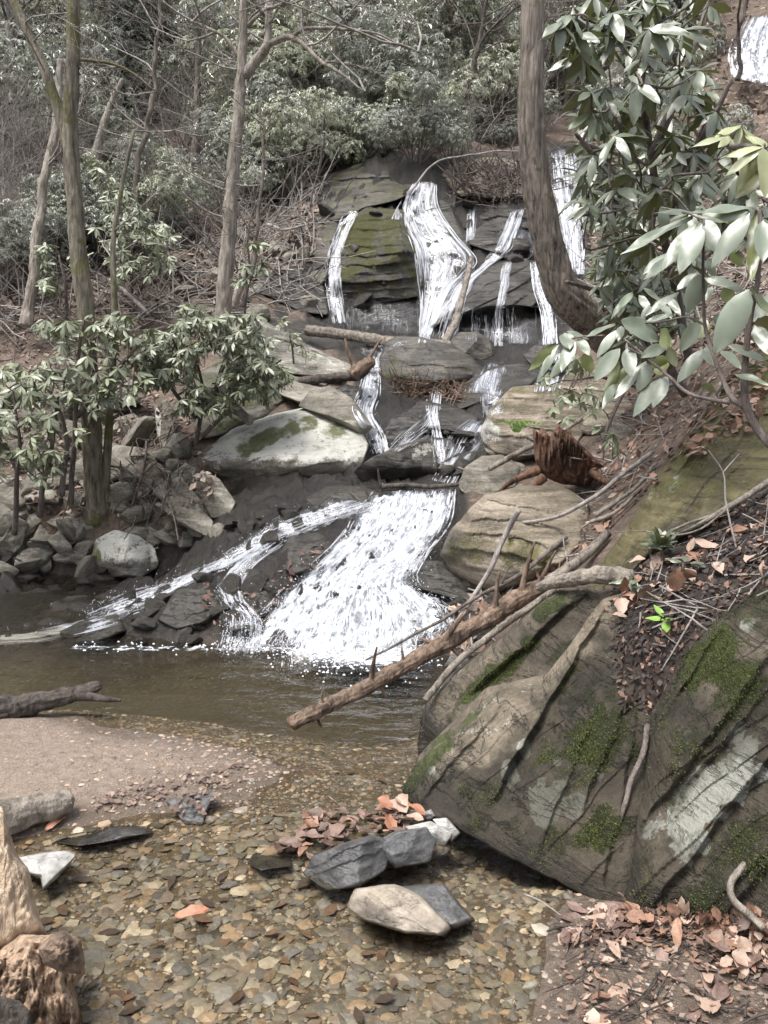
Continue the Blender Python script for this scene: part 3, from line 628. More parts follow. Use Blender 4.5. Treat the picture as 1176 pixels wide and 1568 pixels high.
for i, (lb, pl) in enumerate([('wet black stone right of the narrow chute', [(585, 662), (596, 640), (622, 630), (650, 644), (650, 672), (620, 690), (594, 684)]),
                              ('wet black stone below the small spout', [(642, 690), (655, 668), (690, 672), (706, 690), (690, 706), (656, 706)]),
                              ('flat wet stone in the shallow runnel above the log', [(668, 712), (700, 694), (745, 688), (752, 704), (716, 722), (680, 724)]),
                              ('dark stone in shade under the broad ledge boulder', [(610, 640), (640, 612), (700, 622), (735, 640), (720, 664), (660, 660)]),
                              ('low black stone left of the narrow chute', [(500, 600), (530, 588), (556, 596), (552, 625), (525, 632), (502, 620)])]):
    rock(lb, pl, 'wetrock', wet=.85, seed=50 + i, moss=.1, lean=.5)

# left bank stones
L = [('round lichen stone at the left pool edge, white on top', [(138, 858), (146, 826), (175, 811), (214, 821), (238, 840), (243, 866), (222, 884), (160, 886)], dict(T=.26, under=.3, pale=.55, moss=.2, rough=.07, Y=6.7, seed=61, blobs=[('pale', 190, 838, 40, 22, 0, .6), ('moss', 145, 850, 12, 30, 0, .6), ('pale', 190, 880, 60, 10, 0, -.6)])),
     ('flat slab lying on top of the round lichen stone', [(152, 796), (172, 781), (215, 784), (268, 808), (240, 822), (196, 818)], dict(T=.2, under=.2, lean=.9, pale=.25, moss=.15, Y=6.9, seed=62)),
     ('long flat slab over the dark bank hollow', [(36, 768), (70, 774), (112, 784), (144, 796), (146, 818), (112, 824), (84, 808), (48, 788)], dict(T=.22, under=.25, lean=.7, pale=.2, moss=.15, Y=6.95, seed=63)),
     ('tilted block at the far left of the bank hollow', [(-20, 842), (2, 826), (24, 790), (44, 800), (36, 832), (16, 856), (-20, 866)], dict(T=.2, pale=.12, moss=.2, Y=7.0, seed=64)),
     ('upright narrow stone in the bank hollow', [(50, 822), (61, 802), (76, 816), (80, 872), (66, 884), (54, 862)], dict(T=.12, pale=.1, moss=.2, Y=6.95, seed=65)),
     ('small squarish stone in the bank hollow', [(70, 826), (90, 814), (110, 836), (114, 852), (90, 848)], dict(T=.12, pale=.2, moss=.2, Y=6.85, seed=66)),
     ('tilted pale slab leaning beside the lichen boulder', [(293, 736), (310, 720), (336, 733), (362, 770), (354, 791), (324, 794)], dict(T=.16, pale=.32, moss=.15, Y=6.6, seed=67)),
     ('dark-faced block below the root tangle', [(243, 776), (260, 754), (300, 768), (328, 800), (322, 824), (280, 806)], dict(T=.2, pale=.1, moss=.2, Y=6.75, seed=68)),
     ('thin leaning slab left of the tilted pale slab', [(262, 735), (277, 728), (328, 790), (316, 804)], dict(T=.08, pale=.2, Y=6.7, seed=69)),
     ('brown slab in the root tangle', [(202, 702), (222, 688), (264, 728), (248, 748), (220, 730)], dict(T=.12, pale=.12, seed=70)),
     ('pale block above the dark bank crevice', [(160, 598), (188, 580), (220, 586), (225, 608), (186, 624)], dict(T=.2, pale=.3, moss=.25, seed=71, Y=8.0)),
     ('pillar stone with a pale streak in the bank crevice', [(236, 622), (254, 611), (267, 630), (267, 682), (248, 698), (240, 662)], dict(T=.15, pale=.05, moss=.25, seed=72, Y=7.7, blobs=[('pale', 242, 655, 5, 34, 0, .9)])),
     ('tall lichen boulder half hidden behind the left shrub', [(24, 625), (56, 592), (95, 606), (114, 668), (98, 716), (46, 716)], dict(T=.3, pale=.38, moss=.3, seed=73, Y=8.0)),
     ('flat pale stone at the foot of the left shrub', [(14, 738), (68, 724), (98, 744), (92, 772), (36, 768)], dict(T=.2, lean=.6, pale=.25, seed=74, Y=7.3)),
     ('small pale stone beside the twin tree foot', [(96, 762), (108, 750), (126, 756), (126, 776), (106, 778)], dict(T=.1, pale=.3, seed=75, Y=7.1)),
     ('white-topped stone below the pale-streaked pillar', [(268, 722), (284, 708), (300, 718), (298, 742), (276, 744)], dict(T=.1, pale=.45, seed=76, Y=7.1)),
     ('small dark stone wedged between pillar and block', [(178, 640), (205, 632), (222, 650), (218, 672), (186, 668)], dict(T=.14, pale=.1, moss=.2, seed=77, Y=7.9)),
     ('dark mossy rib slab under the middle shrub', [(250, 645), (290, 580), (360, 540), (430, 560), (464, 590), (452, 612), (400, 642), (340, 668), (288, 676)], dict(T=.3, lean=1.0, pale=.02, moss=.42, wet=.55, rough=.08, seed=78, Y=7.75, strata=(38, .03, 5), n=120, rings=30)),
     ('light domed rock above the middle shrub', [(222, 505), (250, 468), (300, 456), (345, 478), (362, 522), (300, 545), (236, 535)], dict(T=.3, pale=.25, moss=.42, wet=.1, seed=79, drape=True))]
for lb, pl, kw in L: rock(lb, pl, 'boulder', **kw)
for lb, pl, kw in [('pale sloping ledge above the middle shrub', [(352, 500), (400, 488), (472, 528), (540, 560), (528, 582), (460, 575), (400, 566), (362, 535)], dict(pale=.3, strata=(22, .05, 5), embed=-.12, T=.25, mat='boulder')),
                   ('lower sloping ledge near the narrow chute', [(376, 560), (450, 575), (506, 582), (470, 622), (430, 606)], dict(pale=.25, moss=.2, strata=(25, .05, 4), embed=-.12, T=.25, mat='boulder')),
                   ('long dark slanting slab left of the upper falls', [(326, 436), (400, 455), (482, 500), (548, 520), (530, 550), (470, 534), (400, 498), (338, 482)], dict(wet=.45, moss=.15, strata=(25, .03, 5))),
                   ('dark overhanging block left of the left water strand', [(366, 404), (420, 388), (472, 408), (498, 440), (504, 484), (462, 478), (410, 458), (366, 444)], dict(wet=.6, moss=.18, strata=(28, .03, 4), T=.5)),
                   ('mossy dark ledge on the brown slope', [(232, 372), (290, 374), (344, 392), (352, 432), (300, 444), (256, 404)], dict(moss=.3, wet=.3, T=.5, strata=(20, .04, 4))),
                   ('brown mossy shoulder left of the left water strand', [(404, 352), (466, 308), (524, 318), (506, 402), (480, 416), (430, 388)], dict(moss=.34, T=.5, strata=(20, .03, 5)))]:
    kw = dict(dict(drape=True, n=110, rings=30, T=.3), **kw); rock(lb, pl, kw.pop('mat', 'wetrock'), name='rock_ledge', cat='rock ledge', **kw)

# the upper falls
for lb, pl, kw in [('black recess wall behind the dripping curtain', [(500, 450), (640, 440), (760, 455), (870, 450), (880, 535), (750, 540), (620, 520), (510, 505)], dict(T=.02, wet=1.0, moss=.05)),
                   ('bulging mossy face between the left strand and the main fall', [(496, 480), (506, 400), (524, 345), (560, 316), (620, 322), (648, 380), (650, 455), (600, 462), (540, 478)], dict(T=.85, wet=.5, moss=.5, strata=(0, .05, 6), n=150, rings=44, blobs=[('moss', 550, 360, 30, 50, 20, .85), ('moss', 580, 420, 60, 30, 0, .5), ('wet', 590, 420, 50, 60, 0, .6)])),
                   ('wide rock slab under the main white fall', [(586, 338), (612, 300), (650, 288), (690, 312), (724, 370), (728, 402), (694, 448), (648, 470), (630, 400)], dict(T=.6, wet=.7, strata=(10, .04, 6))),
                   ('stepped rock between the two upper chutes', [(676, 330), (706, 306), (770, 306), (812, 330), (850, 372), (838, 410), (770, 400), (712, 372)], dict(T=.5, wet=.6, moss=.15, strata=(6, .06, 4))),
                   ('smooth dark hump the right chutes run over', [(650, 505), (676, 470), (712, 424), (760, 398), (830, 392), (880, 430), (880, 476), (800, 470), (730, 476)], dict(T=.8, wet=.6, strata=(-28, .035, 6), n=130, rings=36)),
                   ('mossy brown shelf at the top left of the falls', [(466, 322), (500, 268), (560, 246), (640, 262), (646, 285), (610, 306), (560, 322), (510, 340)], dict(T=.4, moss=.36, strata=(8, .04, 4))),
                   ('dark rock behind the leaning trunk', [(820, 330), (845, 300), (900, 290), (910, 430), (880, 470), (846, 400)], dict(T=.3, wet=.7))]:
    kw = dict(dict(drape=True, n=110, rings=30), **kw); rock(lb, pl, 'wetrock', name='cliff_boulder', cat='boulder', **kw)
rock('mossy overhang ledge capped with a root mat above the right chute', [(672, 266), (690, 248), (745, 240), (806, 246), (830, 268), (820, 300), (760, 308), (700, 302)], 'fluted', T=.5, moss=.2, drape=True, name='rock_ledge', cat='rock ledge', wet=.2)
rock('small mossy stone splitting the top of the main fall', [(618, 312), (632, 304), (652, 308), (656, 322), (634, 328)], 'wetrock', T=.55, moss=.5, drape=True)
rock('black stone at the very top of the main fall', [(606, 300), (622, 288), (640, 290), (636, 304), (616, 308)], 'wetrock', T=.5, wet=.9, drape=True)
rock('low dark rock under the foot of the right chute', [(800, 545), (818, 528), (858, 528), (876, 545), (850, 560), (812, 560)], 'wetrock', T=.2, wet=.5, Y=9.3)

# stones standing in the near creek
for lb, pl, mt, kw in [('dark wrinkled stone left half of the mid-creek pair', [(463, 1338), (480, 1310), (528, 1290), (570, 1278), (604, 1288), (592, 1332), (552, 1360), (500, 1364)], 'slate', dict(T=.09, strata=(-20, .04, 4), seed=81, wet=.6)),
                       ('grey block-shaped stone right half of the mid-creek pair', [(566, 1294), (606, 1272), (654, 1266), (668, 1288), (660, 1320), (604, 1332)], 'slate', dict(T=.10, seed=82, wet=.3)),
                       ('flat-topped tan stone nearest in mid-creek', [(530, 1388), (543, 1360), (604, 1353), (644, 1370), (694, 1420), (682, 1434), (620, 1430), (556, 1410)], 'tan_stone', dict(T=.10, lean=.45, seed=83, cuts=7, strata=(30, .03, 4), blobs=[('wet', 570, 1405, 60, 20, 20, .9)])),
                       ('wet grey slate behind the flat-topped tan stone', [(606, 1358), (680, 1352), (704, 1384), (730, 1410), (694, 1424), (646, 1388)], 'slate', dict(T=.06, lean=.5, seed=84, wet=.5)),
                       ('white pointed stone lying on the wet leaf raft', [(620, 1266), (660, 1257), (694, 1276), (682, 1296), (646, 1290)], 'white_stone', dict(T=.06, seed=85)),
                       ('upright white stone at the slab foot', [(662, 1254), (684, 1252), (706, 1276), (692, 1290), (676, 1276)], 'white_stone', dict(T=.05, seed=86, blobs=[('wet', 690, 1286, 24, 8, 0, .9)])),
                       ('small white chip behind the two white stones', [(640, 1246), (660, 1239), (668, 1250), (650, 1260)], 'white_stone', dict(T=.03, seed=87)),
                       ('tan rounded stone among the leaves by the slab foot', [(614, 1250), (622, 1240), (640, 1240), (646, 1252), (632, 1258), (616, 1256)], 'peb_tan', dict(T=.03, seed=88)),
                       ('white flat stone beside the pale stump', [(20, 1314), (62, 1306), (102, 1302), (118, 1309), (86, 1348), (66, 1366), (62, 1346), (34, 1334)], 'white_stone', dict(T=.06, lean=.6, seed=89)),
                       ('long grey slate at the sandbar edge', [(84, 1290), (95, 1270), (150, 1261), (232, 1264), (238, 1276), (180, 1288), (120, 1296)], 'slate', dict(T=.06, lean=.5, seed=90, strata=(0, .03, 4))),
                       ('folded dark slate on the sandbar tip', [(252, 1226), (290, 1214), (332, 1211), (316, 1246), (312, 1264), (284, 1264), (266, 1242)], 'slate', dict(T=.05, lean=.5, seed=91, wet=.5)),
                       ('blue-grey cracked slate left of the leaf raft', [(378, 1322), (388, 1305), (444, 1304), (448, 1326), (400, 1334)], 'slate', dict(T=.03, lean=1.0, seed=92, wet=.3)),
                       ('small mossy stone at the water beside the thin pole', [(680, 1020), (692, 1000), (716, 1000), (722, 1022), (700, 1030)], 'slate', dict(T=.08, seed=93, moss=.3))]:
    rock(lb, pl, mt if mt in M else 'tan_stone', name='creek_stone', cat='stone', wl=.05, water=True, rough=kw.pop('rough', .075), **kw)
for lb, pl in [('dark mossy stone in the side runnel nearest the cascade', [(420, 862), (440, 822), (490, 814), (520, 838), (500, 872), (450, 882)]), ('dark layered stone below the hump in the side runnel', [(330, 950), (360, 905), (410, 900), (424, 940), (400, 966), (350, 970)]),
               ('mossy broken stone in the middle of the side runnel', [(240, 950), (270, 900), (320, 890), (338, 925), (320, 955), (270, 965)]), ('low dark stone at the left end of the side runnel', [(100, 972), (130, 948), (180, 940), (196, 966), (160, 984), (110, 984)])]:
    rock(lb, pl, 'wetrock', wet=.75, moss=.25, lean=.8, strata=(-25, .05, 4), name='creek_stone', cat='stone', T=.16)

# ---------------------------------------------------------------- water
BV_ALL = make_bvh(SOLID)
# pool and near creek: one gently rippled sheet at height 0
nx, ny = 240, 260
xs = np.linspace(-5.2, 2.6, nx); ys = .4 + 6.9 * np.linspace(0, 1, ny) ** 1.25
Xw, Yw = np.meshgrid(xs, ys); Pw = np.stack([Xw, Yw, 0 * Xw], -1)
splash = np.exp(-((Xw + .05) ** 2 / .5 + (Yw - 4.65) ** 2 / .25))
chop = .0025 + .004 * sstep(3.4, 4.2, Yw) + .012 * splash + .003 * np.exp(-((Xw - .1) ** 2 / .2 + (Yw - 3.4) ** 2 / .4))
Pw[..., 2] = chop * fbm(Pw * np.array([4.5, 8, 1]), 3, 77) * 2
tag(obj('creek_water', Pw.reshape(-1, 3), grid_faces(ny, nx), M['water'], origin=(0, 0, 0)), kind='structure')

def smooth1(a, k, ax):
    a = np.moveaxis(a, ax, 0); p = np.concatenate([np.repeat(a[:1], k, 0), a, np.repeat(a[-1:], k, 0)])
    c = sum(p[i:i + len(a)] for i in range(2 * k + 1)) / (2 * k + 1)
    return np.moveaxis(c, 0, ax)

def stream(label, Lf, Rt, n=150, wid=.02, sheet='sheet_mid', lift=.03, ln=(.06, .2), sm=2, drops=0, rag=.7, name='waterfall', seed=0, lead=.0, top=None, edge0=1.0, noiselift=.02, drop_sz=.0045, fall=False, dens=2.6):
    """Running water between two edges traced top to bottom; it lies on the rock it runs over."""
    rg = np.random.default_rng(100 + seed)
    nt, ns = 34, 12
    Lp = spline(np.array([p[:2] for p in Lf]), nt); Rp = spline(np.array([p[:2] for p in Rt]), nt)
    s = np.linspace(0, 1, ns); uv = Lp[:, None] + (Rp - Lp)[:, None] * s[None, :, None]
    Yg = np.zeros((nt, ns))
    last = None
    for i in range(nt):
        for j in range(ns):
            h, _ = cast(uv[i, j, 0], uv[i, j, 1]); Yg[i, j] = h[1] if h is not None else np.nan
    med = np.nanmedian(Yg); Yg = np.where(np.isnan(Yg), med, Yg)
    if fall:                                            # free fall: never further back than the lip above
        Yg = np.minimum.accumulate(Yg, 0)
    else:
        for _ in range(2):
            m = np.minimum(Yg, np.median(Yg, axis=1)[:, None] + .6); Yg = m
    Yg = smooth1(smooth1(Yg, sm, 0), 1, 1)
    def surf_at(t, q, off):
        ti = np.clip(t, 0, 1) * (nt - 1); si = np.clip(q, 0, 1) * (ns - 1)
        i = np.minimum(ti.astype(int), nt - 2); j = np.minimum(si.astype(int), ns - 2); a = ti - i; b = si - j
        def bl(G_):
            sh = (slice(None),) if G_.ndim == 2 else (slice(None), None)
            A, B = (a, b) if G_.ndim == 2 else (a[..., None], b[..., None])
            return (G_[i, j] * (1 - A) + G_[i + 1, j] * A) * (1 - B) + (G_[i, j + 1] * (1 - A) + G_[i + 1, j + 1] * A) * B
        p = bl(uv); y = bl(Yg)
        return at(p[..., 0], p[..., 1], y - off)
    root = None
    # the sheet
    NS, NTt = (90, 120) if sheet == 'cascade' else (36, 80)
    S, Tt = np.meshgrid(np.linspace(0, 1, NS), np.linspace(0, 1, NTt))
    ej = .10 * noise(np.stack([Tt * 9 + seed, S * 2, S * 0], -1), seed + 2)
    fe = .12 if sheet == 'cascade' else .3
    e = sstep(0, fe, S + ej) * sstep(1, 1 - fe, S + ej) * sstep(-.03, .06, Tt + ej * .3) * sstep(1.03, .9, Tt)
    base = surf_at(Tt, S, lift * .55)
    base2 = at(*proj(base), base[..., 1] - noiselift * fbm(base * np.array([11, 11, 7]), 4, seed, .6))
    o = obj(name, base2.reshape(-1, 3), grid_faces(NTt, NS), M[sheet], attrs=dict(su=S.ravel() + seed * 3.7, st=Tt.ravel() + seed, edge=e.ravel() * edge0))
    tag(o, label, 'waterfall', kind='structure'); root = o
    # the white strands
    K = 12
    n = int(n * dens); s0 = np.where(rg.uniform(0, 1, n) < .6, rg.beta(1.5, 1.5, n), np.clip(rg.choice(rg.beta(1.2, 1.2, 7), n) + rg.normal(0, .05, n), 0, 1)) * 1.12 - .06; t0 = rg.uniform(.0, .97, n)
    dn = noise(np.stack([s0 * (15 if len(Lf) > 3 else 6) + seed * 1.7, t0 * (1.3 if sheet != 'cascade' else 6), s0 * 0], -1), seed + 8) + .6 * noise(np.stack([s0 * 5, t0 * 4 + seed, s0 * 0], -1), seed + 12) + rg.normal(0, .08, n); ok = dn > .03; s0 = s0[ok]; t0 = t0[ok]; n = len(s0)
    le = rg.uniform(*ln, n)
    tt = t0[:, None] + le[:, None] * np.linspace(0, 1, K)[None]
    keep = np.clip(tt, 0, 1)
    wob = .022 * noise(np.stack([s0[:, None] * 9 + seed + 0 * keep, keep * 5, 0 * keep], -1), seed) + (rg.normal(0, .012, n)[:, None]) * np.linspace(0, 1, K)
    ss_ = s0[:, None] + wob
    off = lift * (.6 + rg.uniform(0, 1, n)[:, None] * rag * 2) + lift * .5 * noise(np.stack([s0[:, None] * 20 + 0 * keep, keep * 9, 0 * keep], -1), seed + 1)
    C = surf_at(keep, ss_, off); C2 = surf_at(keep, np.clip(ss_ + .02, 0, 1.02), off); D = surf_at(np.clip(keep + .02, 0, 1.02), ss_, off)
    side = np.cross(D - C + np.array([0, 0, -1e-4]), C - EYE); side /= np.linalg.norm(side, axis=-1)[..., None] + 1e-9
    wv_ = wid * .34 * rg.uniform(.15, 1.2, n)[:, None] * np.sin(np.pi * np.linspace(.04, .98, K) ** .7)[None]
    ctr = C - ray(*proj(C)) * (wv_ * .35)[..., None]
    A = np.stack([C - side * wv_[..., None] / 2, ctr, C + side * wv_[..., None] / 2], 2)      # n,K,3,3
    Vs = A.reshape(-1, 3)
    fb = grid_faces(K, 3)
    Fs = (fb[None] + (np.arange(n) * K * 3)[:, None, None]).reshape(-1, 4)
    st = obj('strands', Vs, Fs, M['veil'], root); tag(st, kind='stuff')
    if drops:
        t_ = rg.beta(2.0, .9, drops); s_ = rg.uniform(-.04, 1.04, drops)
        P = surf_at(t_, s_, lift * 1.2) + rg.normal(0, 1, (drops, 3)) * np.array([.03, .03, .03]) * (1 + 2 * rg.uniform(0, 1, (drops, 1)) ** 4)
        oc = np.array([[1, 0, 0], [-1, 0, 0], [0, 1, 0], [0, -1, 0], [0, 0, 1.3], [0, 0, -1.3]]); of = np.array([[0, 2, 4], [2, 1, 4], [1, 3, 4], [3, 0, 4], [2, 0, 5], [1, 2, 5], [3, 1, 5], [0, 3, 5]])
        sz = drop_sz * rg.uniform(.3, 1, drops) ** 1.5
        Vd = (P[:, None] + oc[None] * sz[:, None, None]).reshape(-1, 3); Fd = (of[None] + (np.arange(drops) * 6)[:, None, None]).reshape(-1, 3)
        d = obj('droplets', Vd, Fd, M['foam'], root); tag(d, kind='stuff')
    return root

# lower cascade
stream('broad white lower cascade fanning into the pool', [(572, 752), (545, 785), (508, 835), (440, 895), (390, 950), (350, 1002)], [(698, 748), (690, 800), (655, 850), (640, 890), (690, 930), (700, 985)], 1500, .026, 'cascade', .05, (.015, .06), 1, 2600, 1.1, seed=1, noiselift=.05)
stream('white right core of the lower cascade', [(590, 752), (565, 800), (540, 850), (490, 920), (440, 990), (430, 1028)], [(696, 750), (680, 810), (640, 860), (620, 890), (650, 960), (640, 1030)], 900, .028, 'cascade', .085, (.015, .06), 1, 1800, 1.0, seed=2, noiselift=.05)
stream('white side chute sliding along the left rim of the cascade', [(520, 765), (470, 775), (400, 805), (340, 850), (270, 885), (200, 905), (130, 935)], [(600, 770), (500, 805), (420, 838), (350, 870), (290, 895), (220, 935), (140, 962)], 700, .024, 'chute', .035, (.01, .05), 1, 900, .9, seed=3)
stream('small white branch falling over the middle of the dark runnel', [(400, 830), (360, 860), (330, 900), (345, 950), (330, 1000)], [(440, 830), (390, 870), (370, 910), (400, 950), (400, 1002)], 420, .022, 'sheet_mid', .035, (.02, .09), 1, 600, .6, seed=4)
stream('thin foam thread reaching the left frame edge', [(150, 940), (100, 955), (40, 968), (-40, 974)], [(190, 955), (120, 972), (50, 984), (-40, 988)], 260, .016, 'sheet_mid', .02, (.1, .3), 1, 100, seed=5)
# second tier
stream('narrow white chute dropping left of the broad ledge boulder', [(556, 572), (548, 600), (540, 628), (560, 665), (572, 695)], [(582, 570), (582, 605), (574, 632), (588, 662), (596, 692)], 420, .03, 'sheet_hi', .05, (.04, .16), 2, 150, seed=6)
stream('small spout falling from the right end of the broad ledge boulder', [(655, 594), (652, 630), (660, 660), (662, 690), (664, 712)], [(678, 592), (674, 628), (678, 660), (684, 690), (686, 712)], 170, .025, 'sheet_mid', .05, (.06, .2), 2, 80, seed=7)
stream('white trickle crossing the wet stones between chute and spout', [(590, 690), (610, 665), (640, 640), (655, 625)], [(610, 694), (640, 680), (665, 660), (672, 632)], 110, .02, 'sheet_mid', .03, (.1, .3), 1, seed=8)
stream('thin runnel between the flat wet stones', [(720, 640), (690, 665), (680, 700), (660, 735)], [(752, 650), (745, 680), (715, 710), (695, 742)], 110, .022, 'sheet_lo', .03, (.1, .3), 1, seed=9)
stream('smooth water on the shelf behind the floating log', [(530, 530), (560, 545), (565, 572)], [(640, 520), (590, 540), (584, 572)], 30, .02, 'sheet_lo', .03, (.1, .3), 1, seed=10)
stream('thin film sliding across the low mossy ledge', [(735, 555), (720, 575), (712, 600)], [(775, 555), (772, 580), (765, 605)], 90, .02, 'sheet_mid', .03, (.2, .5), 1, seed=11)
stream('curtain dripping from the low mossy ledge', [(735, 600), (738, 640)], [(772, 598), (774, 632)], 26, .01, 'sheet_lo', .04, (.3, .8), 1, seed=12, fall=True)
# upper falls
stream('left thin strand of the upper falls', [(524, 324), (508, 370), (498, 410), (500, 450), (508, 495)], [(552, 322), (528, 370), (522, 410), (524, 450), (532, 495)], 260, .032, 'sheet_mid', .06, (.04, .16), 2, 60, seed=13)
stream('main white veil of the upper falls', [(634, 278), (618, 312), (616, 340), (632, 380), (640, 430), (644, 465), (642, 515)], [(668, 280), (672, 318), (700, 362), (730, 398), (712, 420), (690, 440), (655, 518)], 1300, .032, 'sheet_mid', .07, (.025, .11), 2, 500, .8, seed=14)
stream('white head of the main upper fall', [(636, 277), (612, 312), (600, 335)], [(668, 279), (664, 316), (690, 350)], 420, .036, 'sheet_hi', .09, (.05, .2), 1, seed=15)
stream('thin vertical strands below the main white veil', [(632, 395), (638, 440), (640, 500)], [(728, 402), (722, 440), (690, 480)], 200, .018, 'sheet_lo', .09, (.1, .4), 2, 80, seed=27, edge0=.4)
stream('diagonal white chute from the upper right lip', [(782, 322), (768, 360), (745, 395), (700, 440), (680, 480), (668, 520)], [(806, 318), (790, 360), (780, 385), (730, 425), (712, 470), (700, 512)], 640, .034, 'sheet_mid', .07, (.03, .13), 2, 150, .8, seed=16)
stream('left foot of the diagonal chute beside the leaning pole', [(700, 430), (660, 470), (646, 500), (640, 525)], [(724, 428), (690, 465), (668, 500), (660, 525)], 260, .03, 'sheet_mid', .07, (.04, .16), 1, 80, seed=17)
stream('thin middle strand dropping over the smooth hump', [(770, 400), (764, 440), (756, 480), (757, 530)], [(786, 400), (780, 440), (772, 480), (770, 530)], 130, .028, 'sheet_mid', .07, (.04, .16), 2, seed=18, fall=True)
stream('white right chute beside the leaning trunk', [(812, 400), (816, 440), (828, 480), (832, 528)], [(838, 400), (842, 440), (850, 480), (854, 526)], 380, .036, 'sheet_hi', .08, (.04, .16), 2, 100, seed=19, fall=True)
stream('dripping curtain in front of the black recess', [(690, 470), (688, 520)], [(828, 466), (830, 528)], 130, .011, 'sheet_lo', .10, (.25, .8), 2, seed=20, fall=True, edge0=.25)
stream('sparse drips below the bulging mossy face', [(530, 470), (532, 505)], [(645, 460), (645, 510)], 40, .010, 'sheet_lo', .10, (.25, .8), 2, seed=21, fall=True, edge0=.2)
stream('short trickle over the stepped rock', [(716, 318), (714, 370)], [(730, 318), (728, 366)], 40, .022, 'sheet_lo', .06, (.2, .6), 1, seed=22)
stream('curtain under the stepped rock lip', [(785, 352), (770, 392)], [(840, 352), (838, 384)], 60, .014, 'sheet_lo', .06, (.2, .6), 1, seed=23, edge0=.3)
stream('white fall behind the leaning trunk', [(832, 232), (838, 280), (848, 330), (858, 380), (866, 420)], [(892, 226), (894, 280), (896, 330), (898, 380), (894, 420)], 620, .05, 'sheet_hi', .1, (.03, .13), 2, 100, seed=24)
stream('white patch of lower fall seen under the big leaves', [(826, 540), (822, 570), (818, 600)], [(870, 540), (866, 570), (856, 598)], 160, .03, 'sheet_hi', .06, (.2, .5), 1, seed=25)
stream('distant white fall at the upper right corner', [(1140, 28), (1124, 55), (1116, 85), (1122, 118)], [(1230, 14), (1220, 60), (1215, 100), (1210, 140)], 800, .14, 'sheet_hi', 1.0, (.05, .18), 1, 120, seed=26, drop_sz=.03, noiselift=.12)
# foam where the cascade meets the pool
nx, ny = 120, 60
Xf, Yf_ = np.meshgrid(np.linspace(-1.95, .5, nx), np.linspace(4.05, 5.0, ny))
ef = np.maximum(sstep(1.0, .25, np.sqrt(((Xf + .08) / .72) ** 2 + ((Yf_ - 4.72) / .42) ** 2)), .75 * sstep(.10, .02, np.abs(Yf_ - 4.80 + .02 * Xf)) * sstep(.6, .2, Xf))
Pf = np.stack([Xf, Yf_, .012 + .02 * ef * (fbm(np.stack([Xf * 9, Yf_ * 9, Xf * 0], -1), 4, 5) + .3)], -1)
tag(obj('foam', Pf.reshape(-1, 3), grid_faces(ny, nx), M['pool_foam'], attrs=dict(su=Xf.ravel(), st=Yf_.ravel() * 2, edge=ef.ravel())), kind='stuff')
mb = MB(); rg = np.random.default_rng(5)
for q in range(1500):
    x = rg.normal(-.10, .24); y = 4.76 - .26 * abs(rg.normal()) * rg.uniform(0, 1) ** 1.5
    if rg.uniform() < .12: x = rg.uniform(-1.9, .4); y = 4.80 - .02 * x + .05 * rg.normal()
    k = 6; th = np.arange(k) / k * 2 * np.pi + rg.uniform(0, 6); r = rg.uniform(.002, .008) * rg.uniform(.6, 1.1, k); zz = .012 + .03 * rg.uniform() ** 2
    V = np.c_[x + r * np.cos(th) * 1.5, y + r * np.sin(th), np.full(k, zz)]
    V = np.vstack([V, [[x, y, zz + .008]]]); j = np.arange(k)
    mb.add(V, np.stack([j, (j + 1) % k, np.full(k, k)], 1))
tag(mb.build('froth', M['foam']), kind='stuff')

# ---------------------------------------------------------------- logs, poles, roots, twigs
def px_path(pts, n, bias=0.0, bend=0.0, seed=0):
    out = []
    for p in pts:
        if len(p) > 2 and p[2] is not None: out.append(at(p[0], p[1], p[2]))
        else:
            h, nr = cast(p[0], p[1]); h = at(p[0], p[1], 6) if h is None else h; out.append(h + (EYE - h) / np.linalg.norm(EYE - h) * bias)
    q = spline(np.array(out), n)
    if bend: q = q + bend * np.stack([fbm(q * 3 + i * 9, 3, seed) for i in range(3)], 1)
    return q

def pole(label, pts, w0, w1, mat, name='branch', cat='branch', n=26, seg=9, rough=.18, bend=.01, stubs=(), forks=(), seed=None, bias=None):
    """A fallen branch or log; w0 and w1 are its thickness in metres at both ends."""
    seed = seed if seed is not None else len(pts) * 7 + int(pts[0][0])
    bias = bias if bias is not None else w0 * .5
    P = px_path(pts, n, bias, bend, seed)
    root = empty(name, P[0], label, cat)
    n2 = n * (4 if w0 > .05 else 1); P2 = spline(P, n2)
    mb = MB(); add_tube(mb, P2, np.linspace(w0, w1, n2) / 2, seg=seg * (3 if w0 > .05 else 1), rough=rough, seed=seed, furrow=.16 if w0 > .05 else 0)
    mb.build('wood', M[mat], root)
    for (f, du, dv, L_, w_) in stubs:
        i = int(f * (n - 1)); b = P[i]; d = np.array([du, -.15, -dv]); d = d / np.linalg.norm(d)
        t_ = np.linspace(0, 1, 6)[:, None]
        L_ = L_ * 1.7; w_ = w_ * 1.15; q = b + d * t_ * L_ + np.array([.15, 0, .1]) * L_ * t_ ** 2
        m2 = MB(); add_tube(m2, q, np.linspace(w_, w_ * .4, 6) / 2 * np.array([1.6, 1.1, 1, .95, .9, .7]), seg=7, rough=.3, seed=seed + i)
        m2.build('stub', M[mat], root)
    for fk in forks:
        Q = px_path(fk[0], 18, bias, bend, seed + 3); m2 = MB(); add_tube(m2, Q, np.linspace(fk[1], fk[2], 18) / 2, seg=6, rough=rough, seed=seed + 1); m2.build('side_branch', M[mat], root)
    return root

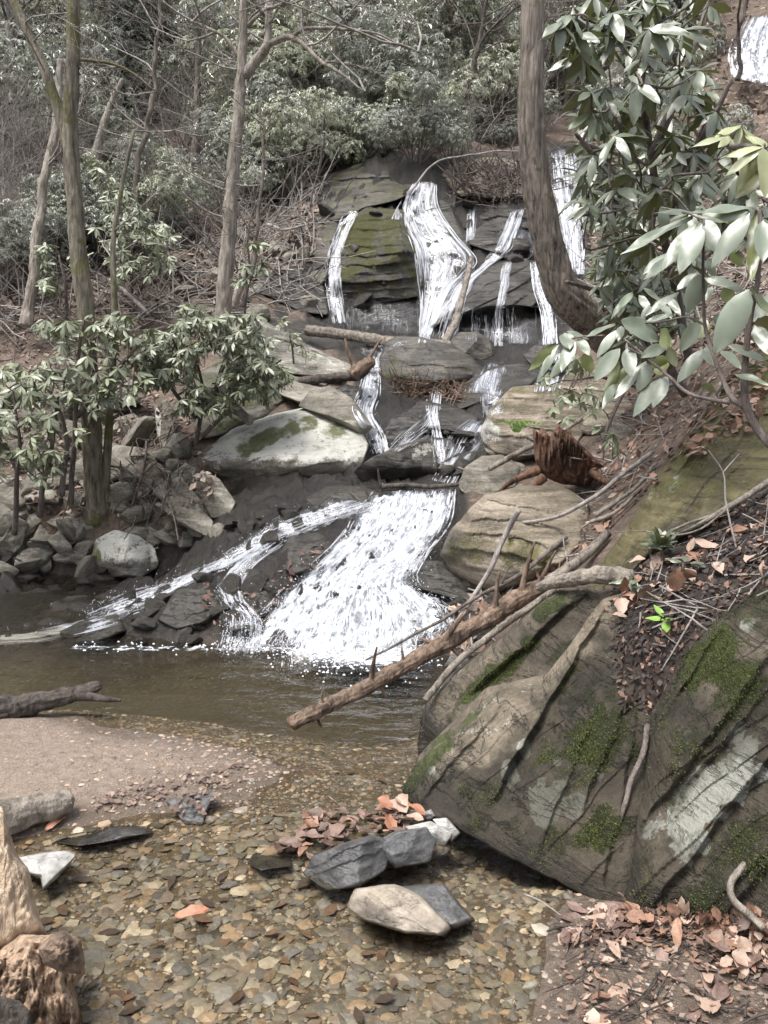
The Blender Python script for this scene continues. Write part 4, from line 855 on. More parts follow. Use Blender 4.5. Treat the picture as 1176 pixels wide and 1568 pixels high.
pole('knotty brown log reaching from the pool to the right bank', [(446, 1110, 3.70), (540, 1062, 3.86), (640, 1008, 4.02), (720, 962, 4.15), (800, 915, 4.25), (850, 890, 4.3)], .074, .112, 'wood_brown', 'log', 'log', 40, 14, .22, .012,
     stubs=[(.27, .0, -1, .11, .028), (.12, -.2, -1, .05, .02), (.38, -.35, -1, .06, .02), (.50, .45, -.8, .12, .04), (.50, -.9, -.2, .08, .03), (.53, .5, .8, .07, .04), (.70, -.1, -1, .13, .034), (.82, .05, -1, .17, .035), (.9, .25, -1, .12, .03), (.3, .2, 1, .06, .03), (.1, .2, .9, .05, .02), (.62, .6, -.4, .05, .025)])
pole('straight grey pole lying along the front slab edge', [(652, 1072, 3.72), (700, 1015, 3.88), (760, 966, 4.0), (850, 903, 4.05)], .034, .036, 'wood_grey', n=24, rough=.12, bend=.006)
pole('long thin dark branch pointing into the white water', [(560, 1010, 4.5), (620, 980, 4.5), (680, 948, 4.45), (740, 908, 4.45), (800, 878, 4.5), (868, 822, 4.6)], .012, .030, 'twig', n=30, rough=.12, bend=.012, stubs=[(.45, .2, 1, .06, .008), (.7, .3, -1, .07, .01)])
pole('pale stick standing up from the log against the fluted boulder', [(690, 965, 4.35), (720, 920, 4.5), (750, 872, 4.6), (775, 815, 4.65), (794, 780, 4.6)], .022, .038, 'twig_grey', n=24, rough=.12, bend=.01)
pole('thick smooth root arching over the front slab, forked at its left end', [(826, 898, 4.0), (852, 892, 3.85), (890, 884, 3.62), (925, 880, 3.5), (965, 886, 3.42)], .055, .095, 'wood_grey', 'root', 'root', 24, 12, .12, .008, forks=[([(838, 890, 3.95), (870, 870, 4.0), (905, 842, 4.15), (930, 815, 4.2)], .06, .05)])
pole('curved brown root hanging down the wet crack between the two slabs', [(990, 1110, 2.74), (985, 1150, 2.62), (966, 1195, 2.55), (958, 1230, 2.5), (946, 1265, 2.45)], .022, .016, 'twig', 'root', 'root', 22, 7, .2, .006)
pole('pale root curling over the lower right slab by the leaves', [(1140, 1322, 2.08), (1120, 1350, 2.04), (1122, 1376, 2.02), (1148, 1400, 2.0), (1170, 1420, 1.96)], .018, .022, 'wood_grey', 'root', 'root', 20, 7, .15, .004)
pole('thin root running down the right frame edge', [(1160, 1000, 2.6), (1166, 1040, 2.5), (1172, 1080, 2.42), (1176, 1110, 2.35)], .012, .014, 'wood_grey', 'root', 'root', 14, 6, .15, .005)
pole('long grey stick along the foot of the olive slab', [(1180, 735, 3.55), (1130, 765, 3.5), (1080, 795, 3.5), (1040, 815, 3.52), (1000, 835, 3.6), (960, 862, 3.65)], .03, .012, 'wood_grey', n=26, rough=.12, bend=.012, forks=[([(1090, 790, 3.5), (1050, 802, 3.5), (1010, 822, 3.55), (985, 850, 3.6)], .014, .008), ([(1120, 775, 3.45), (1070, 812, 3.42), (1020, 820, 3.45), (985, 812, 3.5), (940, 815, 3.6)], .01, .005)])
pole('thin white forked twig upright before the olive slab', [(1130, 850, 3.25), (1122, 815, 3.3), (1112, 770, 3.35), (1108, 725, 3.4), (1085, 690, 3.4)], .010, .005, 'twig_grey', 'twig', 'twig', 18, 5, .1, .006, forks=[([(1108, 722, 3.4), (1120, 708, 3.42), (1132, 695, 3.45)], .006, .003)])
pole('floating log lying below the upper falls across the shelf', [(470, 505, 10.2), (520, 512, 10.0), (580, 520, 9.7), (640, 526, 9.5), (690, 530, 9.4)], .14, .13, 'wood_grey', 'log', 'log', 24, 10, .15, .02)
pole('pale pole leaning steeply in the upper falls', [(683, 528, 9.9), (694, 500, 10.3), (706, 460, 10.7), (716, 420, 11.1), (724, 395, 11.3)], .11, .07, 'wood_grey', 'log', 'log', 20, 8, .2, .03)
pole('dark log across the side runnel below the shelf', [(458, 584, 8.6), (500, 580, 8.6), (545, 576, 8.6), (560, 566, 8.7)], .10, .12, 'wood_dark', 'log', 'log', 16, 9, .2, .02)
pole('broken orange log end at the mouth of the narrow chute', [(540, 575, 8.5), (555, 562, 8.5), (572, 552, 8.5)], .16, .10, 'wood_brown', 'log', 'log', 12, 10, .5, .02, stubs=[(.3, -.6, -1, .2, .06), (.8, .5, -1, .15, .05)])
pole('thin dark log damming the lip of the lower cascade', [(584, 745, 6.25), (620, 744, 6.25), (660, 745, 6.2), (702, 742, 6.2)], .045, .03, 'wood_dark', 'log', 'log', 16, 8, .2, .015, stubs=[(.03, -.4, -1, .08, .03), (.05, -.2, 1, .08, .02)])
pole('long twig bending over the flat wet stones', [(655, 706, 6.9), (700, 715, 6.7), (735, 730, 6.5), (765, 752, 6.2)], .012, .016, 'twig_grey', 'twig', 'twig', 18, 5, .1, .015)
pole('weathered dark driftwood on the sandbar at the left frame edge', [(-60, 1100, 3.62), (0, 1090, 3.68), (50, 1078, 3.74), (110, 1064, 3.8), (152, 1050, 3.84)], .17, .055, 'wood_dark', 'driftwood', 'driftwood', 34, 14, .35, .01, stubs=[(.8, .9, .2, .12, .05)])
pole('brown weathered log end on the sandbar beside the pale stump', [(-90, 1280, 2.6), (-20, 1262, 2.66), (40, 1245, 2.72), (108, 1228, 2.8)], .19, .08, 'wood_grey', 'driftwood', 'driftwood', 26, 14, .3, .008)
pole('straight twig on the wet mud at lower right', [(850, 1416, 2.17), (900, 1445, 2.07), (970, 1470, 2.0), (1070, 1472, 1.99)], .012, .006, 'wood_dark', 'twig', 'twig', 22, 6, .2, .01)
pole('thin twig sticking out of the water before the mud', [(800, 1370, 2.33), (830, 1384, 2.26), (858, 1402, 2.2)], .006, .004, 'twig_grey', 'twig', 'twig', 10, 5)
pole('fine twig angled up from the leaf raft', [(505, 1220, 2.97), (520, 1232, 2.93), (536, 1250, 2.86)], .004, .003, 'twig_grey', 'twig', 'twig', 10, 5)
pole('short dark stick at the mud edge by the bottom frame', [(848, 1520, 1.95), (852, 1555, 1.87)], .018, .016, 'wood_dark', 'twig', 'twig', 8, 6)
pole('dark stick flat on the mud near the bottom frame', [(1040, 1538, 1.9), (1072, 1525, 1.92)], .014, .01, 'wood_dark', 'twig', 'twig', 8, 6)
pole('crooked dark twig on the mud left of the flat stick', [(950, 1520, 1.93), (970, 1545, 1.88), (1000, 1562, 1.86)], .01, .006, 'wood_dark', 'twig', 'twig', 10, 6)
pole('pole leaning from the middle shrub down to the lichen boulder', [(335, 590, 7.6), (350, 610, 7.5), (384, 645, 7.3)], .07, .09, 'twig_grey', 'log', 'log', 14, 8, .15, .02)
pole('thin branch on the brown bank above the red stump', [(750, 720, 6.2), (800, 690, 6.3), (850, 668, 6.3), (905, 630, 6.5), (960, 590, 6.8)], .05, .03, 'wood_grey', n=20, bend=.02)
pole('grey branch sloping down to the bank beside the green leafy tuft', [(800, 800, 4.9), (850, 790, 4.7), (905, 765, 4.6), (960, 720, 4.8), (1000, 690, 5.0)], .02, .03, 'twig_grey', n=20, bend=.02)
pole('pair of bent sticks on the bank left of the olive slab', [(910, 790, 4.5), (945, 768, 4.5), (975, 745, 4.6), (1010, 700, 4.8)], .03, .02, 'wood_grey', n=18, bend=.015, forks=[([(905, 800, 4.45), (940, 785, 4.4), (972, 755, 4.5)], .024, .02)])
pole('thin branch arching over the top of the falls', [(628, 298, 12.0), (660, 255, 12.2), (700, 240, 12.3), (770, 232, 12.6), (830, 235, 12.8)], .03, .02, 'twig_grey', n=24, bend=.04)
pole('fallen grey branch on the slope left of the left strand', [(410, 345, 12.6), (440, 352, 12.4), (480, 340, 12.6)], .05, .03, 'twig_grey', n=14, bend=.03)
pole('pale fallen log on the left slope behind the middle shrub', [(183, 440, 10.6), (205, 458, 10.4), (228, 482, 10.1)], .06, .05, 'twig_grey', 'log', 'log', 12, 8, .1, .02)

# stump of red rotten wood on the right bank, pale broken stump at the lower left
def outline_part(name, out, mat, Y, T, parent, seed, rough=.08, n=80, rings=26, flat=2.4, vert=0.0, strata=0.0, back=1.0, lean=0.0):
    o = np.asarray(out, float); c = o.mean(0); ob = resample(o, n); th = np.arange(n) / n * 2 * np.pi
    ob = c + (ob - c) * (1 + .05 * fbm(np.c_[np.cos(th) * 3, np.sin(th) * 3, th * 0 + seed], 4, seed))[:, None]
    rr = np.linspace(0, 1, rings) ** .8; uv = c + (ob - c)[None] * rr[:, None, None]
    u, v = uv[..., 0].ravel(), uv[..., 1].ravel(); ra = np.repeat(rr, n); sz = np.ptp(o, axis=0).max() / FPX * Y
    Yl = Y + lean * (v.max() - v) / 100
    P0 = at(u, v, Yl)
    d = T * (1 - ra ** flat) ** .5 + sz * rough * fbm(P0 / sz * np.array([5, 5, 5 - 3.5 * vert]), 5, seed) * np.sqrt(1 - ra ** 4 + 1e-6)
    if strata: d = d + strata * sz * np.abs(noise(P0 / sz * np.array([22, 22, 3]), seed + 4))
    Vf = at(u, v, Yl - d)
    rb = np.linspace(1, 0, 6)[1:]; ub = c + (ob - c)[None] * rb[:, None, None]
    Vb = at(ub[..., 0].ravel(), ub[..., 1].ravel(), Y + lean * (v.max() - ub[..., 1].ravel()) / 100 + T * back * np.sqrt(1 - np.repeat(rb, n) ** 2))
    Vv = np.vstack([Vf, Vb]); F = grid_faces(rings + 5, n, True)[:, ::-1]
    SOLID.append((Vv, tri(F)))
    return obj(name, Vv, F, M[mat], parent)
st = empty('stump', at(870, 712, 6.0), 'rotten red-brown stump torn open on the right bank', 'stump')
outline_part('wood', [(815, 655), (822, 668), (830, 652), (838, 672), (848, 660), (856, 648), (862, 664), (873, 656), (880, 690), (900, 712), (925, 730), (900, 745), (860, 742), (828, 728), (818, 700)], 'wood_red', 5.7, .2, st, 3, .16, vert=1, strata=.3)
outline_part('splinter', [(846, 662), (858, 654), (868, 660), (900, 690), (925, 715), (905, 722), (872, 695)], 'wood_red', 5.55, .08, st, 4, .12, vert=1, strata=.25)
for i, pl in enumerate([[(826, 720, 5.6), (790, 735, 5.7), (765, 752, 5.8)], [(835, 730, 5.55), (815, 745, 5.6), (800, 752, 5.7)], [(905, 722, 5.5), (930, 738, 5.4), (955, 748, 5.3)]]):
    m2 = MB(); add_tube(m2, px_path(pl, 10, 0, .02, i), np.linspace(.07, .02, 10) / 2, seg=7, rough=.3, seed=i); m2.build('root', M['wood_red'], st)
ps = empty('stump', at(50, 1600, 1.62), 'pale barkless stump with a rotten orange base at the lower left', 'stump')
outline_part('wood', [(-60, 1235), (4, 1232), (14, 1270), (26, 1310), (44, 1330), (54, 1380), (62, 1410), (74, 1432), (40, 1450), (-10, 1470), (-80, 1470), (-90, 1330)], 'wood_bare', 1.98, .10, ps, 7, .05, vert=1, strata=.05, n=120, rings=40, lean=.06)
outline_part('rotten_base', [(-60, 1440), (-10, 1462), (30, 1428), (70, 1432), (100, 1425), (128, 1452), (130, 1490), (112, 1510), (128, 1560), (126, 1640), (-80, 1640), (-90, 1500)], 'wood_rot', 1.86, .12, ps, 8, .22, strata=.2, n=140, rings=46, lean=.05)
outline_part('knot', [(58, 1452), (76, 1432), (98, 1424), (124, 1440), (130, 1470), (124, 1492), (96, 1490), (66, 1476)], 'wood_brown', 1.74, .07, ps, 9, .14)
outline_part('hollow', [(-60, 1530), (-20, 1520), (30, 1532), (50, 1552), (52, 1640), (-60, 1640)], 'wood_dark', 1.74, .015, ps, 10, .05)  # thin dark plate; its colour stands in for shade inside the hollow
BV_ALL = make_bvh(SOLID)

# ---------------------------------------------------------------- trees
def branchlets(mb, base, d, L, r, depth, rg, spread=.55, droop=0.0, kids=(2, 4), seg=5):
    n = 7; P = [base]; dd = d / np.linalg.norm(d)
    for i in range(n - 1):
        dd = dd + rg.normal(0, .13, 3) + np.array([0, 0, .03 - droop]); dd /= np.linalg.norm(dd); P.append(P[-1] + dd * L / (n - 1))
    P = np.array(P); add_tube(mb, P, np.linspace(r, r * .45, n), seg=seg if depth > 1 else 3, caps=False)
    if depth <= 0: return
    for k in range(rg.integers(*kids) + 1):
        i = rg.integers(2, n); a = rg.normal(0, 1, 3); tdir = P[min(i, n - 1)] - P[i - 1]; tdir /= np.linalg.norm(tdir)
        a -= tdir * (a @ tdir); a /= np.linalg.norm(a)
        branchlets(mb, P[i], tdir + a * spread * rg.uniform(.7, 1.8), L * rg.uniform(.45, .75), r * .5, depth - 1, rg, spread, droop, kids, seg)

def tree(label, pts, w0, w1, mat, limbs=(), twigs=10, seed=1, name='tree', rough=.12, bend=.02, seg=12, n=40, group=None, twl=1.2, tmat='twig_grey', furrow=.10):
    rg = np.random.default_rng(seed)
    P = px_path(pts, n, 0, bend, seed); root = empty(name, P[0], label, 'tree', group)
    rad = np.interp(np.linspace(0, 1, n), [0, .06, .2, 1], [w0 * 1.35, w0 * 1.08, w0, w1]) / 2
    big = w0 > .12; P2 = spline(P, n * 4 if big else n); rad2 = np.interp(np.linspace(0, 1, len(P2)), np.linspace(0, 1, n), rad)
    mb = MB(); add_tube(mb, P2, rad2, seg=seg * (3 if big else 1), rough=rough, seed=seed, furrow=furrow if big else 0, fk=5); mb.build('trunk', M[mat], root)
    ends = [(P, n)]
    for (lp, a, b) in limbs:
        Q = px_path(lp, 22, 0, bend, seed + 5); m2 = MB(); add_tube(m2, Q, np.linspace(a, b, 22) / 2, seg=8, rough=rough, seed=seed + 2); m2.build('limb', M[mat], root); ends.append((Q, 22))
    if twigs:
        m3 = MB()
        for Q, k in ends:
            for _ in range(twigs):
                i = rg.integers(int(k * .3), k); sd_ = rg.normal(0, 1, 3); sd_[2] = abs(sd_[2]) * .5
                branchlets(m3, Q[i], sd_ / np.linalg.norm(sd_), twl * rg.uniform(.5, 1.2), .012 * twl, 2, rg)
        m3.build('crown', M[tmat], root)
    return root

tree('stout leaning tree with furrowed bark bending up before the falls', [(975, 560, 6.6), (915, 500, 6.35), (868, 455, 6.2), (848, 405, 6.15), (832, 340, 6.1), (818, 250, 6.05), (812, 150, 6.0), (815, 50, 6.0), (814, -120, 6.0)], .275, .145, 'bark_lean', seg=20, n=70, rough=.07, bend=.01, twigs=0, seed=3)
tree('mossy twin-stemmed tree on the left bank with its fork by the upper frame', [(147, 800, 7.28), (142, 700, 7.2), (136, 600, 7.1), (132, 480, 7.0), (122, 400, 7.0), (116, 320, 7.0), (108, 220, 7.0), (110, 120, 7.0), (112, 40, 7.0), (116, -120, 7.0)], .17, .10, 'bark_moss',
     limbs=[([(112, 250, 7.0), (92, 180, 7.02), (70, 110, 7.05), (38, 40, 7.1), (-10, -60, 7.2)], .10, .07), ([(160, 795, 7.3), (164, 700, 7.25), (170, 600, 7.25), (176, 480, 7.3), (172, 380, 7.4), (186, 290, 7.5), (205, 200, 7.6)], .085, .03), ([(116, 92, 7.0), (170, 97, 7.0), (210, 115, 7.0), (240, 140, 7.0)], .03, .012), ([(48, 14, 7.05), (60, 0, 7.1), (80, -30, 7.1)], .03, .02)], twigs=3, seed=4, rough=.1, bend=.015, twl=.7)
tree('grey forked tree standing on the left slope beside the falls', [(338, 560, 9.6), (340, 500, 9.6), (346, 420, 9.6), (352, 330, 9.6), (358, 250, 9.6), (366, 170, 9.6), (368, 120, 9.6), (372, 60, 9.6), (380, -80, 9.6)], .19, .09, 'bark_pale',
     limbs=[([(372, 115, 9.6), (395, 90, 9.6), (410, 62, 9.55), (412, 20, 9.6), (425, -60, 9.7)], .13, .06), ([(408, 68, 9.55), (440, 56, 9.5), (470, 70, 9.4), (490, 92, 9.3), (520, 112, 9.2), (560, 140, 9.1)], .075, .02), ([(452, 52, 9.5), (470, 44, 9.4), (520, 45, 9.3), (580, 52, 9.2), (640, 80, 9.2)], .05, .015), ([(366, 85, 9.6), (345, 60, 9.6), (320, 45, 9.6), (290, 30, 9.7)], .05, .02), ([(376, 40, 9.6), (400, 20, 9.5), (440, 0, 9.4), (470, -20, 9.4)], .05, .02)], twigs=4, seed=5, n=50, bend=.03)
tree('pale slim leaning trunk at the far left of the slope', [(40, 500, 9.6), (52, 420, 9.7), (60, 340, 9.8), (72, 260, 9.9), (84, 200, 10.0), (92, 90, 10.1)], .13, .08, 'bark_pale', twigs=3, seed=6, bend=.03)
tree('thin bare trunk standing alone on the brown slope', [(296, 275, 16), (300, 220, 16), (302, 150, 16), (304, 90, 16), (302, 0, 16)], .16, .08, 'bark', twigs=10, seed=7, bend=.05)
tree('broken leaning snag above the mossy twin tree', [(140, 262, 13), (152, 215, 13), (168, 165, 13), (188, 122, 13)], .14, .07, 'bark_pale', twigs=2, seed=8, bend=.03)
tree('pale trunk behind the right evergreen shrub', [(930, 170, 16), (928, 100, 16), (926, 20, 16), (926, -80, 16)], .30, .22, 'bark_pale', twigs=6, seed=9, bend=.03)
tree('second pale trunk close right of the one behind the shrub', [(948, 130, 17), (946, 80, 17), (944, 10, 17), (940, -60, 17)], .17, .12, 'bark_pale', twigs=4, seed=10, bend=.03)
tree('dark slim forked sapling above the falls thicket', [(714, 150, 15), (724, 105, 15), (736, 55, 15), (742, 20, 15), (750, -30, 15)], .10, .05, 'wood_dark', limbs=[([(730, 75, 15), (752, 45, 14.9), (778, 22, 14.8), (800, 5, 14.8)], .05, .02)], twigs=6, seed=11, bend=.03, tmat='twig')
tree('slim dark sapling rising from the middle shrub', [(372, 470, 9.2), (388, 400, 9.3), (396, 320, 9.4), (404, 240, 9.5), (398, 160, 9.6)], .05, .025, 'twig', twigs=8, seed=12, bend=.05, seg=6, twl=.8)
tree('thin leaning sapling left of the forked tree', [(205, 330, 13), (214, 250, 13), (228, 170, 13), (240, 80, 13), (250, -40, 13)], .09, .05, 'bark', twigs=9, seed=13, bend=.08)
tree('stubby tilted trunk by the pale ledge', [(355, 470, 10), (368, 440, 10), (385, 400, 10), (400, 370, 10)], .10, .06, 'bark_pale', twigs=4, seed=14, bend=.03)
tree('dark crooked sapling before the distant fall', [(1128, 125, 9), (1134, 90, 9), (1130, 50, 9), (1142, 10, 9), (1150, -40, 9)], .045, .03, 'wood_dark', twigs=3, seed=15, bend=.05, tmat='twig')
# background trees: four kinds, copied over the hillside
def proto_tree(k):
    rg = np.random.default_rng(40 + k); H = [9, 11, 8, 12][k]; r = [.10, .14, .08, .17][k]
    n = 20; t_ = np.linspace(0, 1, n); P = np.c_[.35 * np.sin(t_ * 2 + k) * t_, .3 * np.cos(t_ * 3 + k) * t_, t_ * H]
    root = empty('bare_tree', (0, 0, 0), '', 'tree'); m = MB(); add_tube(m, P, np.linspace(r, r * .3, n), seg=8, rough=.1, seed=k); m.build('trunk', [M['bark_pale'], M['bark'], M['twig_grey'], M['bark']][k], root)
    m = MB()
    for _ in range(16):
        i = rg.integers(5, n); a = rg.uniform(0, 6.28); branchlets(m, P[i], np.array([math.cos(a), math.sin(a), rg.uniform(.2, .9)]), rg.uniform(1.2, 2.6), .028, 3, rg, .6)
    m.build('crown', M['twig_grey' if k % 2 else 'twig'], root)
    return root
def copy_tree(o):
    c = o.copy(); COL.objects.link(c)
    for ch in o.children:
        d = ch.copy(); COL.objects.link(d); d.parent = c
    return c
protos = [proto_tree(k) for k in range(4)]; used = set()
rg = np.random.default_rng(99)
KIND = ['slim pale leafless tree', 'grey-brown leafless tree', 'thin grey leafless sapling', 'thick-stemmed leafless tree']
def place(ps, k, loc, sc, label, group):
    o = ps[k] if id(ps[k]) not in used else copy_tree(ps[k]); used.add(id(ps[k]))
    o.location = loc; o.rotation_euler = (rg.normal(0, .05), rg.normal(0, .05), rg.uniform(0, 6.28)); o.scale = (sc, sc, sc * rg.uniform(.9, 1.1))
    tag(o, label, None, group); return o
for (u0, u1, v0, v1, cnt, zone) in [(-60, 200, 40, 210, 20, 'on the upper left hillside'), (210, 480, 20, 200, 24, 'on the hill behind the forked tree'), (500, 800, 10, 130, 20, 'on the hill above the thicket'), (840, 1200, 0, 140, 8, 'on the hill behind the right shrub')]:
    for i in range(cnt):
        u = rg.uniform(u0, u1); v = rg.uniform(v0, v1); h, _ = cast(u, v)
        if h is None or h[1] < 12 or 1075 < u < 1215: continue
        k = int(rg.integers(0, 4)); place(protos, k, h - np.array([0, 0, .15]), rg.uniform(.7, 1.15), KIND[k] + ' ' + zone, 'leafless trees ' + zone)

# ---------------------------------------------------------------- leaves and shrubs
def leaf_faces(B, D, N, L, Wd, fold=.12, droop=.15, hi=False):
    """leaf blades: base B, direction D, normal N, length, width -> vertices and faces"""
    n = len(B); D = D / np.linalg.norm(D, axis=1)[:, None]; S = np.cross(D, N); S /= np.linalg.norm(S, axis=1)[:, None] + 1e-9; U = np.cross(S, D)
    if not hi:
        V = np.stack([B, B + D * (L * .5)[:, None] + S * (Wd / 2)[:, None] + U * (fold * Wd)[:, None], B + D * L[:, None] - U * (droop * L)[:, None], B + D * (L * .5)[:, None] - S * (Wd / 2)[:, None] + U * (fold * Wd)[:, None]], 1)
        F = np.array([[0, 1, 2], [0, 2, 3]]); m = 4
    else:
        rows = []
        for t_, w_ in ((.12, .32), (.45, .95), (.75, .8)):
            c = B + D * (L * t_)[:, None] - U * (droop * L * t_ * t_)[:, None]; h = (Wd / 2 * w_)[:, None]
            rows += [c + S * h + U * (fold * Wd * w_)[:, None], c, c - S * h + U * (fold * Wd * w_)[:, None]]
        V = np.stack([B] + rows + [B + D * L[:, None] - U * (droop * L)[:, None]], 1); m = 11
        F = np.array([[0, 1, 2], [0, 2, 3], [1, 4, 5], [1, 5, 2], [2, 5, 6], [2, 6, 3], [4, 7, 8], [4, 8, 5], [5, 8, 9], [5, 9, 6], [7, 10, 8], [8, 10, 9]])
    return V.reshape(-1, 3), (F[None] + (np.arange(n) * m)[:, None, None]).reshape(-1, 3)

def whorl_set(C, A, rg, per, L, droop):
    """leaves radiating from shoot tips C with axes A"""
    n = len(C); k = per; ph = rg.uniform(0, 6.28, (n, 1)) + np.arange(k) / k * 6.283 + rg.normal(0, .2, (n, k))
    A = A / np.linalg.norm(A, axis=1)[:, None]; X_ = np.cross(A, np.array([.31, .83, .2])); X_ /= np.linalg.norm(X_, axis=1)[:, None] + 1e-9; Y_ = np.cross(A, X_)
    el = rg.normal(droop, .28, (n, k))
    rad = X_[:, None] * np.cos(ph)[..., None] + Y_[:, None] * np.sin(ph)[..., None]
    D = rad * np.cos(el)[..., None] + A[:, None] * np.sin(el)[..., None] + np.array([0, 0, -.22])
    Nn = A[:, None] * np.cos(el)[..., None] - rad * np.sin(el)[..., None]
    Ln = L * rg.uniform(.65, 1.15, (n, k))
    B = np.repeat(C[:, None], k, 1)
    return B.reshape(-1, 3), D.reshape(-1, 3), Nn.reshape(-1, 3), Ln.ravel()

def proto_shrub(k):
    rg = np.random.default_rng(60 + k); root = empty('evergreen_shrub', (0, 0, 0), '', 'shrub')
    nl = 7; cen = np.c_[rg.normal(0, .75, nl), rg.normal(0, .75, nl), rg.uniform(.7, 2.3, nl)]; rad = rg.uniform(.45, .85, nl)
    C = []; A = []
    for c, r in zip(cen, rad):
        q = rg.normal(0, 1, (230, 3)); q /= np.linalg.norm(q, axis=1)[:, None]; rr = r * rg.uniform(.45, 1.08, (230, 1)) ** .6
        p = c + q * rr * np.array([1, 1, .85]); keep = (q[:, 2] > -.5) & (fbm(p * 2.2, 2, k) > -.22); C.append(p[keep]); A.append((q + np.array([0, 0, .7]))[keep])
    C = np.vstack(C); A = np.vstack(A)
    B, D, N_, L_ = whorl_set(C, A, rg, 7, .105, -.15)
    V, F = leaf_faces(B, D, N_, L_, L_ * .34)
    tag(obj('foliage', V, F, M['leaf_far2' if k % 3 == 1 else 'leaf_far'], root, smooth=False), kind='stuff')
    m = MB()
    for c in cen:
        add_tube(m, spline(np.array([[rg.normal(0, .15), rg.normal(0, .15), -.3], c * np.array([.5, .5, .5]) + rg.normal(0, .12, 3), c]), 10), np.linspace(.035, .012, 10), seg=5, caps=False)
        for _ in range(4): branchlets(m, c, rg.normal(0, 1, 3), .8, .010, 1, rg)
    m.build('stems', M['twig'], root)
    return root
sprot = [proto_shrub(k) for k in range(6)]
def proto_brush(k):
    rg = np.random.default_rng(80 + k); root = empty('bare_shrub', (0, 0, 0), '', 'shrub'); m = MB()
    for _ in range(9): branchlets(m, np.array([rg.normal(0, .2), rg.normal(0, .2), -.1]), np.array([rg.normal(0, .5), rg.normal(0, .5), 1]), rg.uniform(1.2, 2.2), .016, 3, rg, .6, .02, (2, 4))
    m.build('twigs', M['twig_grey' if k else 'twig'], root); return root
bprot = [proto_brush(k) for k in range(4)]
# thickets over the hillside: photo region, number, share of bare brush, size
for (poly, cnt, bare, s0, s1, zone) in [
        ([(-80, 40), (130, 20), (150, 200), (60, 230), (-80, 240)], 30, .15, .9, 1.4, 'of the pale thicket at the upper left'),
        ([(-80, 260), (120, 260), (110, 420), (-80, 480)], 16, .65, .6, 1.0, 'among brush on the lower left slope'),
        ([(120, 20), (360, 20), (350, 200), (230, 200), (140, 160)], 36, .62, .8, 1.3, 'on the upper slope left of the forked tree'),
        ([(150, 260), (260, 300), (270, 370), (190, 430), (140, 430)], 14, .2, .5, .8, 'behind the mossy twin tree'),
        ([(240, 200), (350, 230), (360, 290), (250, 280)], 8, .9, .5, .8, 'on the brown leafy slope'),
        ([(380, 60), (800, 40), (800, 190), (700, 215), (500, 235), (400, 250)], 74, .30, .9, 1.4, 'of the thicket above the falls'),
        ([(300, -60), (820, -60), (820, 50), (300, 50)], 38, .65, 1.0, 1.6, 'near the top of the hill'),
        ([(500, 215), (800, 205), (820, 240), (660, 245), (560, 245), (500, 265)], 16, .25, .5, .8, 'hanging over the lip of the falls'),
        ([(370, 220), (500, 225), (480, 300), (380, 330)], 14, .3, .6, .9, 'at the left end of the falls shelf'),
        ([(840, -40), (1120, -40), (1090, 200), (840, 200)], 34, .3, .9, 1.4, 'on the hill behind the right shrub'),
        ([(1000, 200), (1250, 220), (1250, 420), (1000, 420)], 16, .3, .7, 1.1, 'on the slope behind the big-leaved shrub')]:
    pl = np.array(poly); k = 0
    for _ in range(cnt * 6):
        if k >= cnt: break
        u = rg.uniform(pl[:, 0].min(), pl[:, 0].max()); v = rg.uniform(pl[:, 1].min(), pl[:, 1].max())
        if not poly_mask(np.array([u]), np.array([v]), poly)[0]: continue
        h, _ = cast(u, v)
        if h is None or (1070 < u < 1215 and v < 340): continue
        s_ = rg.uniform(s0, s1) * np.clip(h[1] / 18, .75, 1.5)
        uc, vc = proj(h + np.array([0, 0, 1.0 * s_])); rp = 1.7 * s_ / h[1] * FPX
        if abs(uc - 1150) < 45 + rp and abs(vc - 110) < 80 + rp: continue            # nothing grows before the distant fall
        if rg.uniform() < bare: place(bprot, int(rg.integers(0, 4)), h, s_, 'leafless twiggy shrub ' + zone, 'leafless shrubs ' + zone)
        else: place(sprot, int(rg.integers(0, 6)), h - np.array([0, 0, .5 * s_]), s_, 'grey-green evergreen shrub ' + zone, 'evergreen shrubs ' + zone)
        k += 1

# ---------------------------------------------------------------- near and middle evergreens, leaf by leaf
def unit_leaf(name, wr, droop, curl, mat, seed, rows=8, cols=5, fold=.10):
    t_ = np.linspace(0, 1, rows); s_ = np.linspace(-1, 1, cols)
    w_ = wr / 2 * np.sin(np.pi * np.clip(t_, .0, 1) ** .85) ** .75 + .006; w_[0] = .012; w_[-1] = .004
    T_, S_ = np.meshgrid(t_, s_, indexing='ij'); Wd = w_[:, None]
    x = S_ * Wd; z = fold * np.abs(S_) * Wd * 2 - droop * T_ ** 2 + curl * (S_ * Wd * 3) ** 2 + .02 * np.sin(T_ * 9 + S_ * 2 + seed)
    return mesh(name, np.stack([x, T_ * (1 - .3 * droop), z], -1).reshape(-1, 3), grid_faces(rows, cols), mat)
LV = {}
for mk in ('leaf_near', 'leaf_mid', 'leaf_left', 'leaf_yellow', 'leaf_bright'):
    for wi, wr in enumerate((.24, .33, .42)):
        for d in (0, 1): LV[mk, wi, d] = unit_leaf('leaf', wr, .06 + .16 * d, -.25 * d, M[mk], wi + d)
